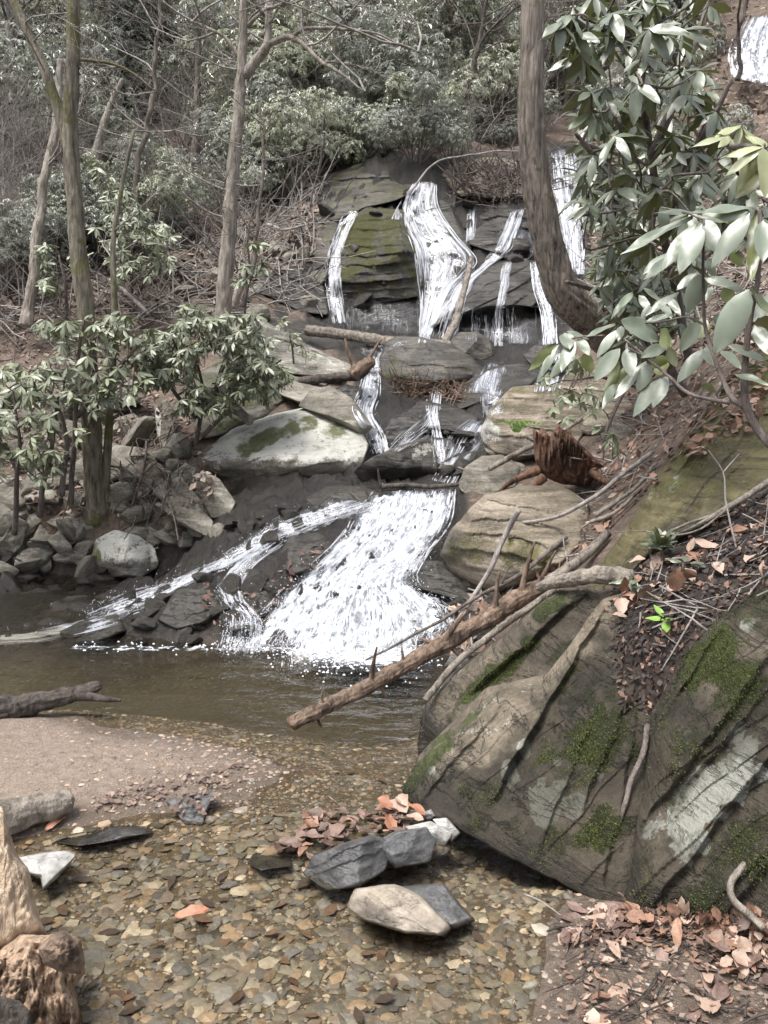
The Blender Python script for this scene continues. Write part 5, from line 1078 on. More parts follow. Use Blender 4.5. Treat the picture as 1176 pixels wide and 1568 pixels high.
def put_leaf(root, B, D, N, L, me, name='leaf'):
    D = np.asarray(D, float); D = D / np.linalg.norm(D); S = np.cross(D, N); S /= np.linalg.norm(S) + 1e-9; U = np.cross(S, D)
    o = bpy.data.objects.new(name, me); COL.objects.link(o)
    lo = B - (np.array(root.location) if root is not None else 0)
    m = Matrix(((S[0] * L, D[0] * L, U[0] * L, lo[0]), (S[1] * L, D[1] * L, U[1] * L, lo[1]), (S[2] * L, D[2] * L, U[2] * L, lo[2]), (0, 0, 0, 1)))
    if root is not None: o.parent = root
    o.matrix_basis = m
    return o

rg = np.random.default_rng(314)
nr_ = empty('evergreen_shrub', at(1250, 720, 1.9), 'big-leaved evergreen shrub hanging in from the right, nearest the viewer', 'shrub')
CR = lambda x, y: (780 + x * .3367, 250 + y * .3367)
NEAR = [  # base, tip (in the enlarged view of that corner), width, distance, underside shown, yellow
 (1112, 205, 885, 158, 55, 2.05, 0), (1085, 222, 880, 190, 95, 2.02, 0), (1092, 228, 903, 452, 92, 1.98, 0), (878, 258, 945, 402, 92, 2.12, 0), (872, 282, 764, 478, 92, 2.1, 0), (862, 270, 686, 452, 72, 2.14, 0),
 (835, 245, 497, 402, 60, 2.2, 0), (690, 196, 738, 304, 78, 2.3, 0), (878, 235, 676, 174, 34, 2.2, 0), (880, 498, 800, 682, 88, 2.15, 0), (1125, 212, 1094, 590, 60, 2.0, 1), (1152, 262, 1158, 446, 84, 1.96, 0), (1000, 392, 1072, 470, 50, 2.15, 1),
 (1088, 575, 932, 862, 120, 1.92, 0), (888, 522, 1074, 545, 55, 2.08, 0), (975, 560, 1022, 652, 60, 2.15, 1), (1105, 560, 1150, 748, 100, 2.0, 1), (1118, 738, 1185, 868, 64, 1.95, 0), (998, 828, 1190, 872, 62, 2.0, 0), (888, 838, 930, 918, 54, 2.15, 0), (962, 850, 1058, 928, 56, 2.1, 0), (1020, 958, 1190, 1002, 44, 1.98, 0),
 (890, 842, 752, 988, 64, 2.2, 0), (862, 718, 774, 862, 66, 2.22, 0), (716, 968, 650, 1112, 68, 2.2, 0), (692, 978, 553, 1156, 74, 2.22, 0), (634, 912, 580, 1038, 66, 2.24, 0), (624, 905, 470, 1068, 56, 2.28, 0), (540, 838, 552, 968, 66, 2.26, 0), (502, 842, 380, 994, 76, 2.3, 0), (712, 828, 596, 882, 58, 2.25, 0),
 (508, 712, 690, 808, 90, 2.28, 0), (492, 758, 388, 874, 46, 2.34, 0), (482, 732, 345, 784, 32, 2.4, 0), (565, 698, 705, 752, 24, 2.35, 0), (742, 688, 618, 716, 30, 2.35, 0), (684, 762, 772, 842, 76, 2.24, 1), (720, 838, 772, 932, 48, 2.24, 1), (880, 700, 862, 838, 66, 2.3, 1), (720, 880, 640, 940, 60, 2.34, 1), (700, 900, 690, 990, 66, 2.36, 1),
 (250, 772, 276, 842, 66, 2.55, 0), (292, 800, 224, 928, 62, 2.52, 0), (312, 798, 364, 868, 46, 2.55, 0), (258, 764, 366, 798, 28, 2.55, 0), (214, 818, 66, 958, 46, 2.6, 1), (226, 826, 118, 984, 36, 2.6, 0), (336, 866, 376, 954, 56, 2.6, 1), (290, 850, 172, 974, 44, 2.65, 0), (510, 740, 500, 790, 36, 2.35, 0),
 (770, 588, 606, 668, 42, 2.4, 0), (720, 610, 780, 690, 34, 2.6, 0), (590, 600, 640, 670, 34, 2.7, 0), (640, 640, 590, 720, 30, 2.6, 0), (900, 430, 960, 520, 50, 2.3, 0), (1010, 430, 1060, 360, 60, 2.2, 0), (780, 400, 610, 520, 52, 2.4, 0), (720, 410, 600, 480, 46, 2.5, 0), (1060, 300, 980, 200, 60, 2.25, 1), (920, 560, 880, 615, 40, 2.2, 0), (850, 500, 760, 560, 44, 2.5, 0), (1170, 600, 1120, 700, 70, 2.1, 0), (960, 690, 1010, 620, 50, 2.25, 0), (930, 690, 990, 740, 56, 2.2, 0),
 (870, 1010, 950, 1036, 40, 2.3, 1), (560, 910, 480, 1010, 44, 2.4, 1), (500, 900, 420, 1100, 40, 2.4, 1), (480, 1000, 430, 1090, 40, 2.4, 0), (700, 640, 610, 560, 40, 2.6, 0), (560, 590, 490, 660, 34, 2.7, 0), (540, 600, 440, 700, 30, 2.7, 0), (690, 640, 740, 700, 34, 2.6, 0), (1100, 690, 1060, 560, 70, 2.1, 0), (1180, 380, 1130, 300, 60, 2.05, 1), (1190, 760, 1110, 660, 90, 2.05, 1)]
for (x0, y0, x1, y1, wd, yv, und) in NEAR:
    a, b = CR(x0, y0), CR(x1, y1); B = at(a[0], a[1], yv + .03); T_ = at(b[0], b[1], yv - rg.uniform(-.04, .07)); D = T_ - B; L = np.linalg.norm(D)
    v_ = EYE - (B + T_) / 2; v_ /= np.linalg.norm(v_); N_ = v_ * .7 + np.array([rg.normal(0, .18), rg.normal(0, .15), .6])
    if und: N_ = -v_ + np.array([rg.normal(0, .2), 0, .35])
    wr = wd * .3367 / FPX * yv / L; wi = 0 if wr < .28 else 1 if wr < .37 else 2
    o = put_leaf(nr_, B, D, N_, L, LV['leaf_near', wi, int(rg.integers(0, 2))])
    k = wr / (.24, .33, .42)[wi]; o.scale = (o.scale[0] * min(max(k, .6), 1.5), o.scale[1], o.scale[2])
for pts, a, b in [([(1260, 1330, 1.95), (1140, 1230, 1.98), (1075, 1090, 2.0), (1072, 900, 2.02), (1095, 700, 2.02), (1130, 520, 2.02), (1140, 250, 2.02), (1120, 205, 2.03)], .024, .008), ([(1075, 1110, 2.0), (1000, 1050, 2.05), (940, 900, 2.1), (890, 740, 2.15), (880, 500, 2.15), (885, 250, 2.14)], .016, .006), ([(1000, 1090, 2.05), (900, 1070, 2.1), (800, 1035, 2.15), (730, 975, 2.2), (640, 900, 2.25), (540, 840, 2.28)], .012, .006), ([(640, 900, 2.25), (520, 800, 2.35), (400, 785, 2.45), (290, 795, 2.55), (225, 820, 2.58)], .007, .004), ([(885, 255, 2.14), (800, 225, 2.2), (690, 200, 2.3)], .006, .004), ([(890, 735, 2.15), (800, 700, 2.25), (700, 720, 2.3), (520, 735, 2.35)], .007, .004)]:
    m2 = MB(); P = spline(np.array([at(*CR(x, y), yv) for x, y, yv in pts]), 24); add_tube(m2, P + .004 * fbm(P * 12, 2, 3)[:, None], np.linspace(a, b, 24) / 2, seg=7, rough=.15); m2.build('branch', M['twig'], nr_)

def evergreen(label, poly, y0, y1, nw, L, mat, stems, seed, per=8, ind=300, droop=-.25, holes=(), wr=(0, 1), gap=.05, twr=.010, minpx=16):
    """A leafy shrub: whorls of long leaves at shoot tips through a volume, shoots joined to the stems."""
    rg = np.random.default_rng(seed); pl = np.array(poly); C = []
    tries = 0
    while len(C) < nw and tries < nw * 40:
        tries += 1
        u = rg.uniform(pl[:, 0].min(), pl[:, 0].max()); v = rg.uniform(pl[:, 1].min(), pl[:, 1].max())
        if not poly_mask(np.array([u]), np.array([v]), poly)[0] or any((u - a) ** 2 / c ** 2 + (v - b) ** 2 / d ** 2 < 1 for a, b, c, d in holes): continue
        if noise(np.array([[u / 70, v / 70, seed]]), seed)[0] < -.16: continue
        p = at(u, v, rg.uniform(y0, y1))
        if any(np.linalg.norm(p - q) < gap for q in C): continue
        C.append(p)
    C = np.array(C); A = np.c_[rg.normal(0, .45, len(C)), rg.normal(-.35, .4, len(C)), np.full(len(C), .8)]
    base = np.array([at(*s) for s in stems[0]]); root = empty('evergreen_shrub', base[0], label, 'shrub')
    nodes = []
    for s in stems:
        P = spline(np.array([at(*q) for q in s]), 20); P = P + .03 * np.stack([fbm(P * 2 + i * 5, 2, seed) for i in range(3)], 1)
        m2 = MB(); add_tube(m2, P, np.linspace(twr * 2.6, twr * .9, 20), seg=7, rough=.15); m2.build('stem', M['twig'], root); nodes.append(P[3:])
    nodes = np.vstack(nodes); m2 = MB()
    for i in np.argsort(np.linalg.norm(C - nodes.mean(0), axis=1)):
        c = C[i]; j = np.argmin(np.linalg.norm(nodes - c, axis=1) + .4 * np.maximum(nodes[:, 2] - c[2], 0)); q = nodes[j]
        mid = (q + c) / 2 + rg.normal(0, .04, 3) - np.array([0, 0, .05]); P = spline(np.array([q, mid, c]), 7)
        add_tube(m2, P, np.linspace(twr * .7, twr * .3, 7), seg=4, caps=False); nodes = np.vstack([nodes, P[3:6]])
    tag(m2.build('shoots', M['twig'], root), kind='stuff')
    B, D, N_, Ln = whorl_set(C, A, rg, per, L, droop)
    order = np.argsort(B[:, 1] / Ln); ti = order[:ind]; re = order[ind:]
    for i in ti:
        put_leaf(root, B[i], D[i], N_[i], Ln[i], LV[mat, int(rg.choice(wr)), int(rg.integers(0, 2))])
    if len(re):
        V, F = leaf_faces(B[re], D[re], N_[re], Ln[re], Ln[re] * .28, hi=True)
        tag(obj('foliage', V, F, M[mat], root, smooth=True), kind='stuff')
    return root

evergreen('tall evergreen shrub filling the upper right, with pale drooping leaf whorls', [(858, 30), (900, -30), (1090, -30), (1085, 120), (1110, 215), (1190, 215), (1190, 330), (1060, 420), (940, 400), (880, 330), (900, 200)], 3.3, 5.2, 200, .14, 'leaf_mid',
          [[(1060, 560, 4.4), (1010, 330, 4.3), (990, 180, 4.2), (960, 60, 4.1), (940, -20, 4.1)], [(1020, 360, 4.3), (930, 260, 4.0), (880, 200, 3.9)], [(1020, 330, 4.3), (1080, 200, 4.0), (1120, 120, 3.9)], [(1000, 240, 4.2), (1060, 80, 4.2), (1080, -20, 4.3)], [(1040, 400, 4.2), (1120, 300, 3.9), (1180, 250, 3.7)]], 501, per=8, droop=-.35, holes=[(1140, 105, 50, 95)])
evergreen('smaller-leaved evergreen shrub behind the leaning trunk', [(876, 180), (960, 150), (1080, 300), (1060, 490), (970, 520), (920, 440), (905, 380), (912, 330), (890, 260)], 5.6, 7.4, 170, .14, 'leaf_mid',
          [[(1000, 560, 6.6), (960, 420, 6.4), (930, 320, 6.2), (900, 230, 6.1)], [(980, 480, 6.5), (1030, 380, 6.4), (1050, 300, 6.5)]], 502, per=8, droop=-.3)
evergreen('low leafy sprays between the leaning trunk and the big leaves', [(905, 400), (950, 370), (1020, 400), (1050, 490), (980, 560), (930, 470)], 3.8, 5.2, 70, .12, 'leaf_mid',
          [[(1050, 600, 4.6), (990, 500, 4.4), (930, 450, 4.2), (870, 430, 4.0)]], 503, per=7)
evergreen('yellowing leaf sprig at the right frame edge', [(1085, 215), (1180, 170), (1190, 260), (1100, 255)], 2.6, 2.8, 5, .14, 'leaf_yellow', [[(1240, 330, 2.6), (1180, 240, 2.65), (1120, 225, 2.7)]], 504, per=6)
evergreen('little evergreen sprigs hanging over the flat tan ledge', [(820, 560), (900, 540), (940, 640), (960, 720), (920, 660), (850, 640)], 4.6, 5.6, 24, .09, 'leaf_left', [[(1000, 600, 5.4), (930, 580, 5.2), (860, 580, 5.0)], [(960, 590, 5.2), (930, 660, 5.0), (925, 700, 5.0)]], 505, per=7, twr=.006)
evergreen('bushy evergreen canopy around the twin tree stems', [(30, 500), (110, 478), (200, 484), (245, 540), (215, 600), (150, 640), (60, 600), (20, 560)], 6.3, 7.1, 125, .115, 'leaf_left', [[(110, 770, 7.0), (115, 650, 6.8), (120, 560, 6.7), (130, 490, 6.6)], [(95, 760, 6.8), (100, 660, 6.7), (60, 560, 6.6)], [(118, 640, 6.8), (180, 560, 6.6), (220, 520, 6.6)]], 506)
evergreen('evergreen shrub leaning in at the left frame edge', [(-60, 540), (60, 560), (110, 600), (120, 680), (60, 735), (20, 700), (-60, 800)], 6.1, 7.0, 115, .12, 'leaf_left', [[(20, 820, 6.9), (30, 700, 6.7), (20, 600, 6.5)], [(60, 790, 6.9), (80, 680, 6.7), (90, 610, 6.5)], [(30, 720, 6.8), (-20, 640, 6.5)]], 507)
evergreen('broad fine-leaved evergreen shrub in front of the pale ledges', [(212, 520), (262, 462), (330, 480), (390, 480), (425, 520), (452, 570), (410, 610), (340, 630), (265, 630), (212, 590)], 6.7, 7.6, 460, .10, 'leaf_left', [[(300, 680, 7.5), (310, 600, 7.3), (290, 520, 7.2)], [(310, 670, 7.4), (380, 590, 7.3), (430, 550, 7.3)], [(300, 640, 7.4), (260, 590, 7.2), (235, 540, 7.2)], [(320, 620, 7.4), (350, 540, 7.3), (375, 500, 7.3)]], 508, twr=.009)
evergreen('small evergreen sprig on the forked tree foot', [(355, 375), (400, 370), (415, 430), (360, 440)], 9.0, 9.4, 12, .13, 'leaf_left', [[(375, 480, 9.4), (380, 420, 9.2), (375, 385, 9.2)]], 509, twr=.006)
evergreen('green sprigs on the lower sloping ledge', [(420, 470), (480, 540), (470, 560), (410, 500)], 8.6, 9.2, 14, .08, 'leaf_left', [[(450, 560, 9.0), (445, 520, 8.9), (430, 490, 8.9)]], 510, twr=.005)
evergreen('evergreen shrub on the slope between the two left trunks', [(140, 240), (200, 300), (270, 360), (260, 430), (180, 440), (145, 360)], 9.5, 12, 150, .13, 'leaf_left', [[(200, 470, 11), (200, 380, 10.8), (180, 300, 10.8)], [(205, 460, 11), (240, 400, 10.6)]], 511, ind=200)
evergreen('evergreen shrub beside the pale leaning trunk', [(60, 370), (130, 380), (125, 470), (60, 440)], 9.0, 10, 50, .12, 'leaf_left', [[(100, 500, 9.6), (100, 440, 9.4), (90, 390, 9.4)]], 512, ind=200)

# leafy tuft, bright sprout and fern on the right bank
def rosette(label, u, v, y, n, L, mat, seed, elev=(.1, 1.1), wi=1):
    rg = np.random.default_rng(seed); c = at(u, v, y); root = empty('leafy_plant', c - np.array([0, 0, .02]), label, 'plant')
    m2 = MB(); add_tube(m2, np.array([c - [0, 0, .04], c]), [.006, .004], seg=5); m2.build('stem', M['twig'], root)
    for i in range(n):
        a = rg.uniform(0, 6.28); e = rg.uniform(*elev); D = np.array([math.cos(a) * math.cos(e), math.sin(a) * math.cos(e) - .15, math.sin(e)]); B = c + D * rg.uniform(0, .4) * L
        put_leaf(root, B, D, np.array([-math.cos(a) * math.sin(e), -math.sin(a) * math.sin(e) - .3, math.cos(e)]), L * rg.uniform(.7, 1.1), LV[mat, wi, int(rg.integers(0, 2))])
rosette('dark green leafy tuft growing at the foot of the olive slab', 1012, 838, 3.45, 34, .085, 'leaf_mid', 1, (.0, 1.2), 2)
rosette('dark leafy sprig at the right end of the thick root', 972, 888, 3.35, 8, .085, 'leaf_mid', 2, (-.9, .4), 2)
rosette('bright green sprout on the dark soil', 1020, 950, 2.98, 6, .075, 'leaf_bright', 3, (-.5, .7), 2)
rosette('small dark leaved sprout among the bank leaves', 1046, 862, 3.2, 5, .07, 'leaf_mid', 4, (-.2, .4), 2)
fr_ = empty('fern', at(790, 668, 6.35), 'small green fern on the mossy boulder', 'fern'); rgf = np.random.default_rng(4)
for i in range(7):
    a = rgf.uniform(-1.4, 1.4); c0 = at(790, 668, 6.35); P = spline(np.array([c0, c0 + np.array([math.sin(a) * .08, -.05, .10]), c0 + np.array([math.sin(a) * .2, -.10, .09])]), 9); m2 = MB()
    for q in range(1, 9):
        for sgn in (-1, 1):
            d = np.array([.3 * sgn, -.2, .5]); V, F = leaf_faces(P[q:q + 1], d[None], np.array([[0, -1., .5]]), np.array([.05 * (1 - q / 11)]), np.array([.014])); m2.add(V, F)
    m2.build('frond', M['leaf_bright'], fr_)

# ---------------------------------------------------------------- loose stones
import bmesh
def ico(sub):
    bm = bmesh.new(); bmesh.ops.create_icosphere(bm, subdivisions=sub, radius=1.0)
    V = np.array([v.co[:] for v in bm.verts]); F = np.array([[v.index for v in f.verts] for f in bm.faces]); bm.free(); return V, F
def chunk_geo(seed, sub, flat=(1, .75, .4), cuts=7, rough=.12):
    rg = np.random.default_rng(seed); V, F = ico(sub)
    V = V * (1 + rough * 1.6 * fbm(V * 1.3 + seed, 3, seed))[:, None]
    for _ in range(cuts):
        n = rg.normal(0, 1, 3); n /= np.linalg.norm(n); d = rg.uniform(.5, .85); e = V @ n - d
        V = V - np.maximum(e, 0)[:, None] * n * .94
    V = V * (1 + rough * .5 * fbm(V * 4, 2, seed + 1))[:, None]
    return V * np.array(flat), F
PG = [chunk_geo(200 + i, 2, (1, rgv, fl), 11, .2) for i, (rgv, fl) in enumerate([(.55, .2), (.75, .24), (.45, .18), (.8, .22), (.6, .28), (.4, .16)])]
PM = {(i, k): mesh('stone', PG[i][0], PG[i][1], M['peb_' + k], smooth=False) for i in range(6) for k in PEB}
rg = np.random.default_rng(2024)
BV_G = BV_T
def near_bed(x, y):
    h, _ = drop(x, y, BV_T, 5); return h
cnt = 0; placed = []; tries = 0
kk = list(PEB); pr = [.2, .26, .2, .18, .08, .08]
WORD = {'ochre': 'ochre', 'olive': 'olive-brown', 'grey': 'grey', 'brown': 'brown', 'pale': 'pale buff', 'dark': 'dark'}
while cnt < 300 and tries < 9000:
    tries += 1
    y = 1.72 + 1.5 * rg.uniform() ** 1.5; x = rg.uniform(-.56 * y - .05, .36 * y); h = near_bed(x, y)
    if h is None or h[2] > -.015: continue
    r = (rg.uniform(.042, .07) if cnt < 26 else rg.uniform(.024, .04) if cnt < 130 else rg.uniform(.016, .027)) * (.7 + .12 * y)
    if any((x - a) ** 2 + (y - b) ** 2 < (.62 * (r + c)) ** 2 for a, b, c in placed): continue
    placed.append((x, y, r)); k = rg.choice(kk, p=pr)
    o = bpy.data.objects.new('pebble', PM[int(rg.integers(0, 6)), k]); COL.objects.link(o)
    o.location = h + np.array([0, 0, r * .10]); o.rotation_euler = (rg.normal(0, .12), rg.normal(0, .12), rg.normal(0, .55) + (3.14 if rg.uniform() < .5 else 0)); o.scale = (r, r, r)
    tag(o, 'flat ' + WORD[k] + ' stone among the creek-bed stones under clear shallow water', 'pebble', WORD[k] + ' stones on the creek bed'); cnt += 1
# finer gravel, uncountable
def gravel(name, pts, rads, seed, pal, sub=1, sink=.05, mat='pebbles'):
    rg = np.random.default_rng(seed); Vb, F = ico(sub); n = len(pts); ang = rg.uniform(0, 6.28, n)
    sh = rg.uniform(.5, 1.0, (n, 1)); sx = np.stack([np.ones(n), sh[:, 0], rg.uniform(.14, .34, n)], 1)
    V = Vb[None] * (1 + rg.normal(0, .2, (n, len(Vb), 1))) * sx[:, None] * rads[:, None, None]
    c, s = np.cos(ang)[:, None], np.sin(ang)[:, None]
    V = np.stack([V[..., 0] * c - V[..., 1] * s, V[..., 0] * s + V[..., 1] * c, V[..., 2]], -1) + pts[:, None] + np.array([0, 0, 1.0]) * (rads * sink)[:, None, None]
    pa = np.array(pal)[rg.integers(0, len(pal), n)] * rg.uniform(.65, 1.3, (n, 1))
    Fa = (F[None] + (np.arange(n) * len(Vb))[:, None, None]).reshape(-1, 3)
    return tag(obj(name, V.reshape(-1, 3), Fa, M[mat], smooth=False, attrs=dict(col=np.repeat(pa, len(Vb), 0))), kind='stuff')
pts = []; rr_ = []
for i in range(24000):
    y = 1.65 + 2.4 * rg.uniform() ** 1.4; x = rg.uniform(-.58 * y - .1, .40 * y); h = near_bed(x, y)
    if h is None or h[2] > -.004: continue
    pts.append(h); rr_.append((rg.uniform(.003, .012) if rg.uniform() < .80 else rg.uniform(.012, .034)) * (1 if y < 2.9 else .6))
gravel('creek_gravel', np.array(pts), np.array(rr_), 5, [PEB[k] for k in ('ochre', 'olive', 'olive', 'grey', 'brown', 'brown', 'dark', 'pale')])
pts = []; rr_ = []
for i in range(6000):
    y = rg.uniform(2.6, 3.9); x = rg.uniform(-2.3, -.2) if rg.uniform() < .18 else rg.normal(-.60, .36); h = near_bed(x, y)
    if h is None or h[2] < -.03: continue
    pts.append(h); rr_.append(.002 + .014 * rg.uniform() ** 4)
for i in range(2600):
    y = rg.uniform(1.6, 2.4); x = rg.uniform(.3, 1.3); h = near_bed(x, y)
    if h is None or h[2] < -.01: continue
    pts.append(h); rr_.append(.0015 + .012 * rg.uniform() ** 5)
gravel('sandbar_gravel', np.array(pts), np.array(rr_), 6, [(.34, .25, .18), (.24, .17, .12), (.40, .31, .24), (.17, .13, .11), (.28, .24, .2)])

# broken stones on the left bank and in the side runnel
CHK = {}
for i in range(6):
    V, F = chunk_geo(300 + i, 4, [(1, .7, .45), (1, .8, .6), (1, .55, .35), (.9, .8, .7), (1, .6, .5), (1, .9, .3)][i], 9, .10)
    n = len(V); up = np.clip(V[:, 2], 0, 1)
    CHK['dry', i] = mesh('stone', V, F, M['boulder'], attrs=dict(moss=.22 + .15 * fbm(V * 2, 2, i), pale=.28 + .25 * up, wet=np.zeros(n)))
    CHK['wet', i] = mesh('stone', V, F, M['wetrock'], attrs=dict(moss=.18 + .2 * fbm(V * 2, 2, i), pale=np.zeros(n), wet=np.full(n, .7)))
SIZEW = lambda r: 'small' if r < .1 else 'fist-and-more sized' if r < .16 else 'larger'
def stones(cnt, poly, kind, r0, r1, label, group, seed, cat='stone', name='bank_stone'):
    rg = np.random.default_rng(seed); pl = np.array(poly); k = 0
    for _ in range(cnt * 10):
        if k >= cnt: break
        u = rg.uniform(pl[:, 0].min(), pl[:, 0].max()); v = rg.uniform(pl[:, 1].min(), pl[:, 1].max())
        if not poly_mask(np.array([u]), np.array([v]), poly)[0]: continue
        h, nr = cast(u, v, BV_T)
        if h is None: continue
        r = rg.uniform(r0, r1); o = bpy.data.objects.new(name, CHK[kind, int(rg.integers(0, 6))]); COL.objects.link(o)
        o.location = h; o.rotation_euler = (rg.normal(0, .4), rg.normal(0, .4), rg.uniform(0, 6.28)); o.scale = (r, r, r * rg.uniform(.7, 1.1)); tag(o, label, cat, group); LATER.append((o, u, v)); k += 1
LATER = []
stones(40, [(-40, 600), (120, 590), (240, 600), (300, 700), (200, 760), (-40, 760)], 'dry', .14, .38, 'pale block stacked on the left bank slope', 'pale blocks on the left bank slope', 40)
stones(30, [(140, 700), (250, 690), (330, 745), (345, 830), (250, 850), (130, 800)], 'dry', .10, .24, 'angular block in the jumble above the side chute', 'angular blocks above the side chute', 41)
stones(20, [(-40, 760), (130, 790), (150, 870), (-40, 880)], 'dry', .12, .26, 'mossy block in the bank wall at the left frame edge', 'mossy blocks of the left bank wall', 42)
stones(34, [(-40, 640), (150, 600), (250, 620), (330, 720), (350, 780), (250, 840), (120, 880), (-40, 880)], 'dry', .07, .22, 'broken grey-brown stone on the left bank', 'broken stones on the left bank', 1)
stones(26, [(-40, 860), (250, 850), (270, 890), (100, 900), (-40, 905)], 'wet', .08, .2, 'dark stone in the shaded left hollow at the pool edge', 'dark stones of the left hollow', 2)
stones(46, [(60, 960), (180, 930), (300, 880), (400, 880), (420, 985), (300, 992), (170, 990)], 'wet', .05, .15, 'broken dark wet stone in the side runnel', 'broken wet stones in the side runnel', 3)
stones(14, [(330, 800), (470, 765), (520, 760), (480, 800), (380, 850)], 'wet', .05, .12, 'dark stone breaking the side chute water', 'dark stones in the side chute', 4)
stones(9, [(520, 800), (660, 770), (640, 870), (560, 960), (470, 960)], 'wet', .05, .10, 'dark stone breaking through the white cascade', 'dark stones in the white cascade', 5)
stones(24, [(570, 640), (700, 640), (760, 680), (700, 740), (600, 700)], 'wet', .08, .2, 'black wet stone on the second tier', 'black stones on the second tier', 6)
stones(22, [(660, 960), (720, 900), (830, 900), (760, 960), (690, 1030)], 'wet', .05, .13, 'dark stone on the bank under the knotty log', 'dark stones under the knotty log', 7)
stones(30, [(480, 330), (600, 300), (840, 310), (860, 440), (640, 470), (500, 480)], 'wet', .12, .3, 'jutting wet stone on the upper falls face', 'jutting stones on the upper falls', 8)
stones(26, [(230, 360), (480, 340), (500, 470), (400, 520), (240, 460)], 'dry', .1, .35, 'weathered stone on the slope left of the falls', 'weathered stones left of the falls', 9)
stones(18, [(680, 700), (800, 680), (960, 640), (930, 760), (720, 760)], 'dry', .05, .16, 'rubble stone on the right bank near the red stump', 'rubble near the red stump', 10)

# ---------------------------------------------------------------- dry leaves and fallen twigs
def dry_leaf(seed, wr):
    rg = np.random.default_rng(seed); rows, cols = 7, 5; t_ = np.linspace(0, 1, rows); s_ = np.linspace(-1, 1, cols); T_, S_ = np.meshgrid(t_, s_, indexing='ij')
    w_ = (wr / 2 * np.sin(np.pi * np.clip(t_, .03, .98)) ** .7 * (1 + .14 * np.sin(t_ * 17 + seed)))[:, None]
    z = .10 * np.sin(T_ * 3.1 + seed) + rg.uniform(.1, .4) * (S_ * w_) ** 2 * 4 + .05 * np.sin(S_ * 4 + T_ * 7 + seed)
    return np.stack([S_ * w_ + .1 * np.sin(T_ * 2 + seed), T_, z], -1).reshape(-1, 3), grid_faces(rows, cols)
DG = [dry_leaf(i, w_) for i, w_ in enumerate((.4, .55, .7, .35, .5, .8))]
DM = {(i, k): mesh('leaf', *DG[i], M[k]) for i in range(6) for k in ('dry_pale', 'dry_brown', 'dry_wet', 'dry_orange')}
rg = np.random.default_rng(77); BV_ALL = make_bvh(SOLID)
DW = {'dry_pale': 'pale tan', 'dry_brown': 'brown', 'dry_wet': 'wet purplish', 'dry_orange': 'orange-brown'}
def leaves(cnt, poly, mats, L0, L1, place_txt, lift=.012, flat=.35, water=False):
    pl = np.array(poly); k = 0
    for _ in range(cnt * 10):
        if k >= cnt: break
        u = rg.uniform(pl[:, 0].min(), pl[:, 0].max()); v = rg.uniform(pl[:, 1].min(), pl[:, 1].max())
        if not poly_mask(np.array([u]), np.array([v]), poly)[0]: continue
        h, nr = cast(u, v)
        if h is None: continue
        if water and h[2] < 0: d = ray(u, v); h = EYE + d * (-EYE[2] / d[2]); nr = np.array([0, 0, 1.0])
        mk = str(rg.choice(mats)); L = rg.uniform(L0, L1); N_ = nr + rg.normal(0, flat, 3); a = rg.uniform(0, 6.28); D = np.cross(N_, [math.cos(a), math.sin(a), .2])
        o = put_leaf(None, h + nr * lift * rg.uniform(.4, 1.6), D, N_, L, DM[int(rg.integers(0, 6)), mk], 'fallen_leaf')
        tag(o, 'fallen ' + DW[mk] + ' leaf ' + place_txt, 'leaf', 'fallen ' + DW[mk] + ' leaves ' + place_txt); k += 1
leaves(140, [(930, 1400), (990, 1385), (1190, 1400), (1190, 1510), (1120, 1490), (1060, 1430), (980, 1425)], ['dry_pale', 'dry_pale', 'dry_brown', 'dry_brown', 'dry_wet'], .03, .06, 'heaped at the foot of the right slab', .018, .5)
leaves(34, [(850, 1400), (960, 1390), (1000, 1440), (880, 1450)], ['dry_wet', 'dry_pale', 'dry_wet'], .04, .08, 'in the wet mud at the water edge', .01, .25, True)
leaves(22, [(900, 1460), (1180, 1450), (1180, 1568), (880, 1568)], ['dry_wet', 'dry_pale', 'dry_brown'], .035, .08, 'scattered on the mud', .008, .25)
leaves(60, [(420, 1300), (480, 1240), (600, 1235), (640, 1262), (540, 1285), (470, 1310)], ['dry_wet', 'dry_wet', 'dry_wet', 'dry_brown'], .04, .085, 'floating in the raft above the mid-creek stones', .004, .05, True)
leaves(9, [(590, 1246), (640, 1236), (640, 1262), (596, 1264)], ['dry_pale', 'dry_orange'], .05, .08, 'piled at the tip of the leaf raft', .02, .3, True)
leaves(44, [(975, 855), (1060, 850), (1090, 880), (1020, 940), (960, 960), (950, 900)], ['dry_pale', 'dry_pale', 'dry_brown'], .05, .10, 'around the leafy tuft on the soil', .02, .5)
leaves(20, [(1080, 830), (1190, 790), (1190, 900), (1090, 880)], ['dry_pale', 'dry_brown'], .05, .10, 'lying on the dark soil bank', .015, .4)
for (u, v, mk, L, a, txt) in [(268, 1408, 'dry_orange', .10, .3, 'floating in the near creek'), (950, 1475, 'dry_pale', .07, 2.0, 'standing by the straight twig on the mud'), (756, 790 + 150, 'dry_pale', .07, 1, 'on the tan slab face'), (70, 1275, 'dry_orange', .09, 1.2, 'leaning on the brown log end')]:
    h, nr = cast(u, v); h = h if h[2] > 0 else at(u, v, 1) * 0 + EYE + ray(u, v) * (-EYE[2] / ray(u, v)[2])
    o = put_leaf(None, h + np.array([0, 0, .012]), np.array([math.cos(a), math.sin(a), .1]), np.array([.1, -.3, 1]), L, DM[0, mk], 'fallen_leaf'); tag(o, 'single ' + DW[mk] + ' leaf ' + txt, 'leaf')
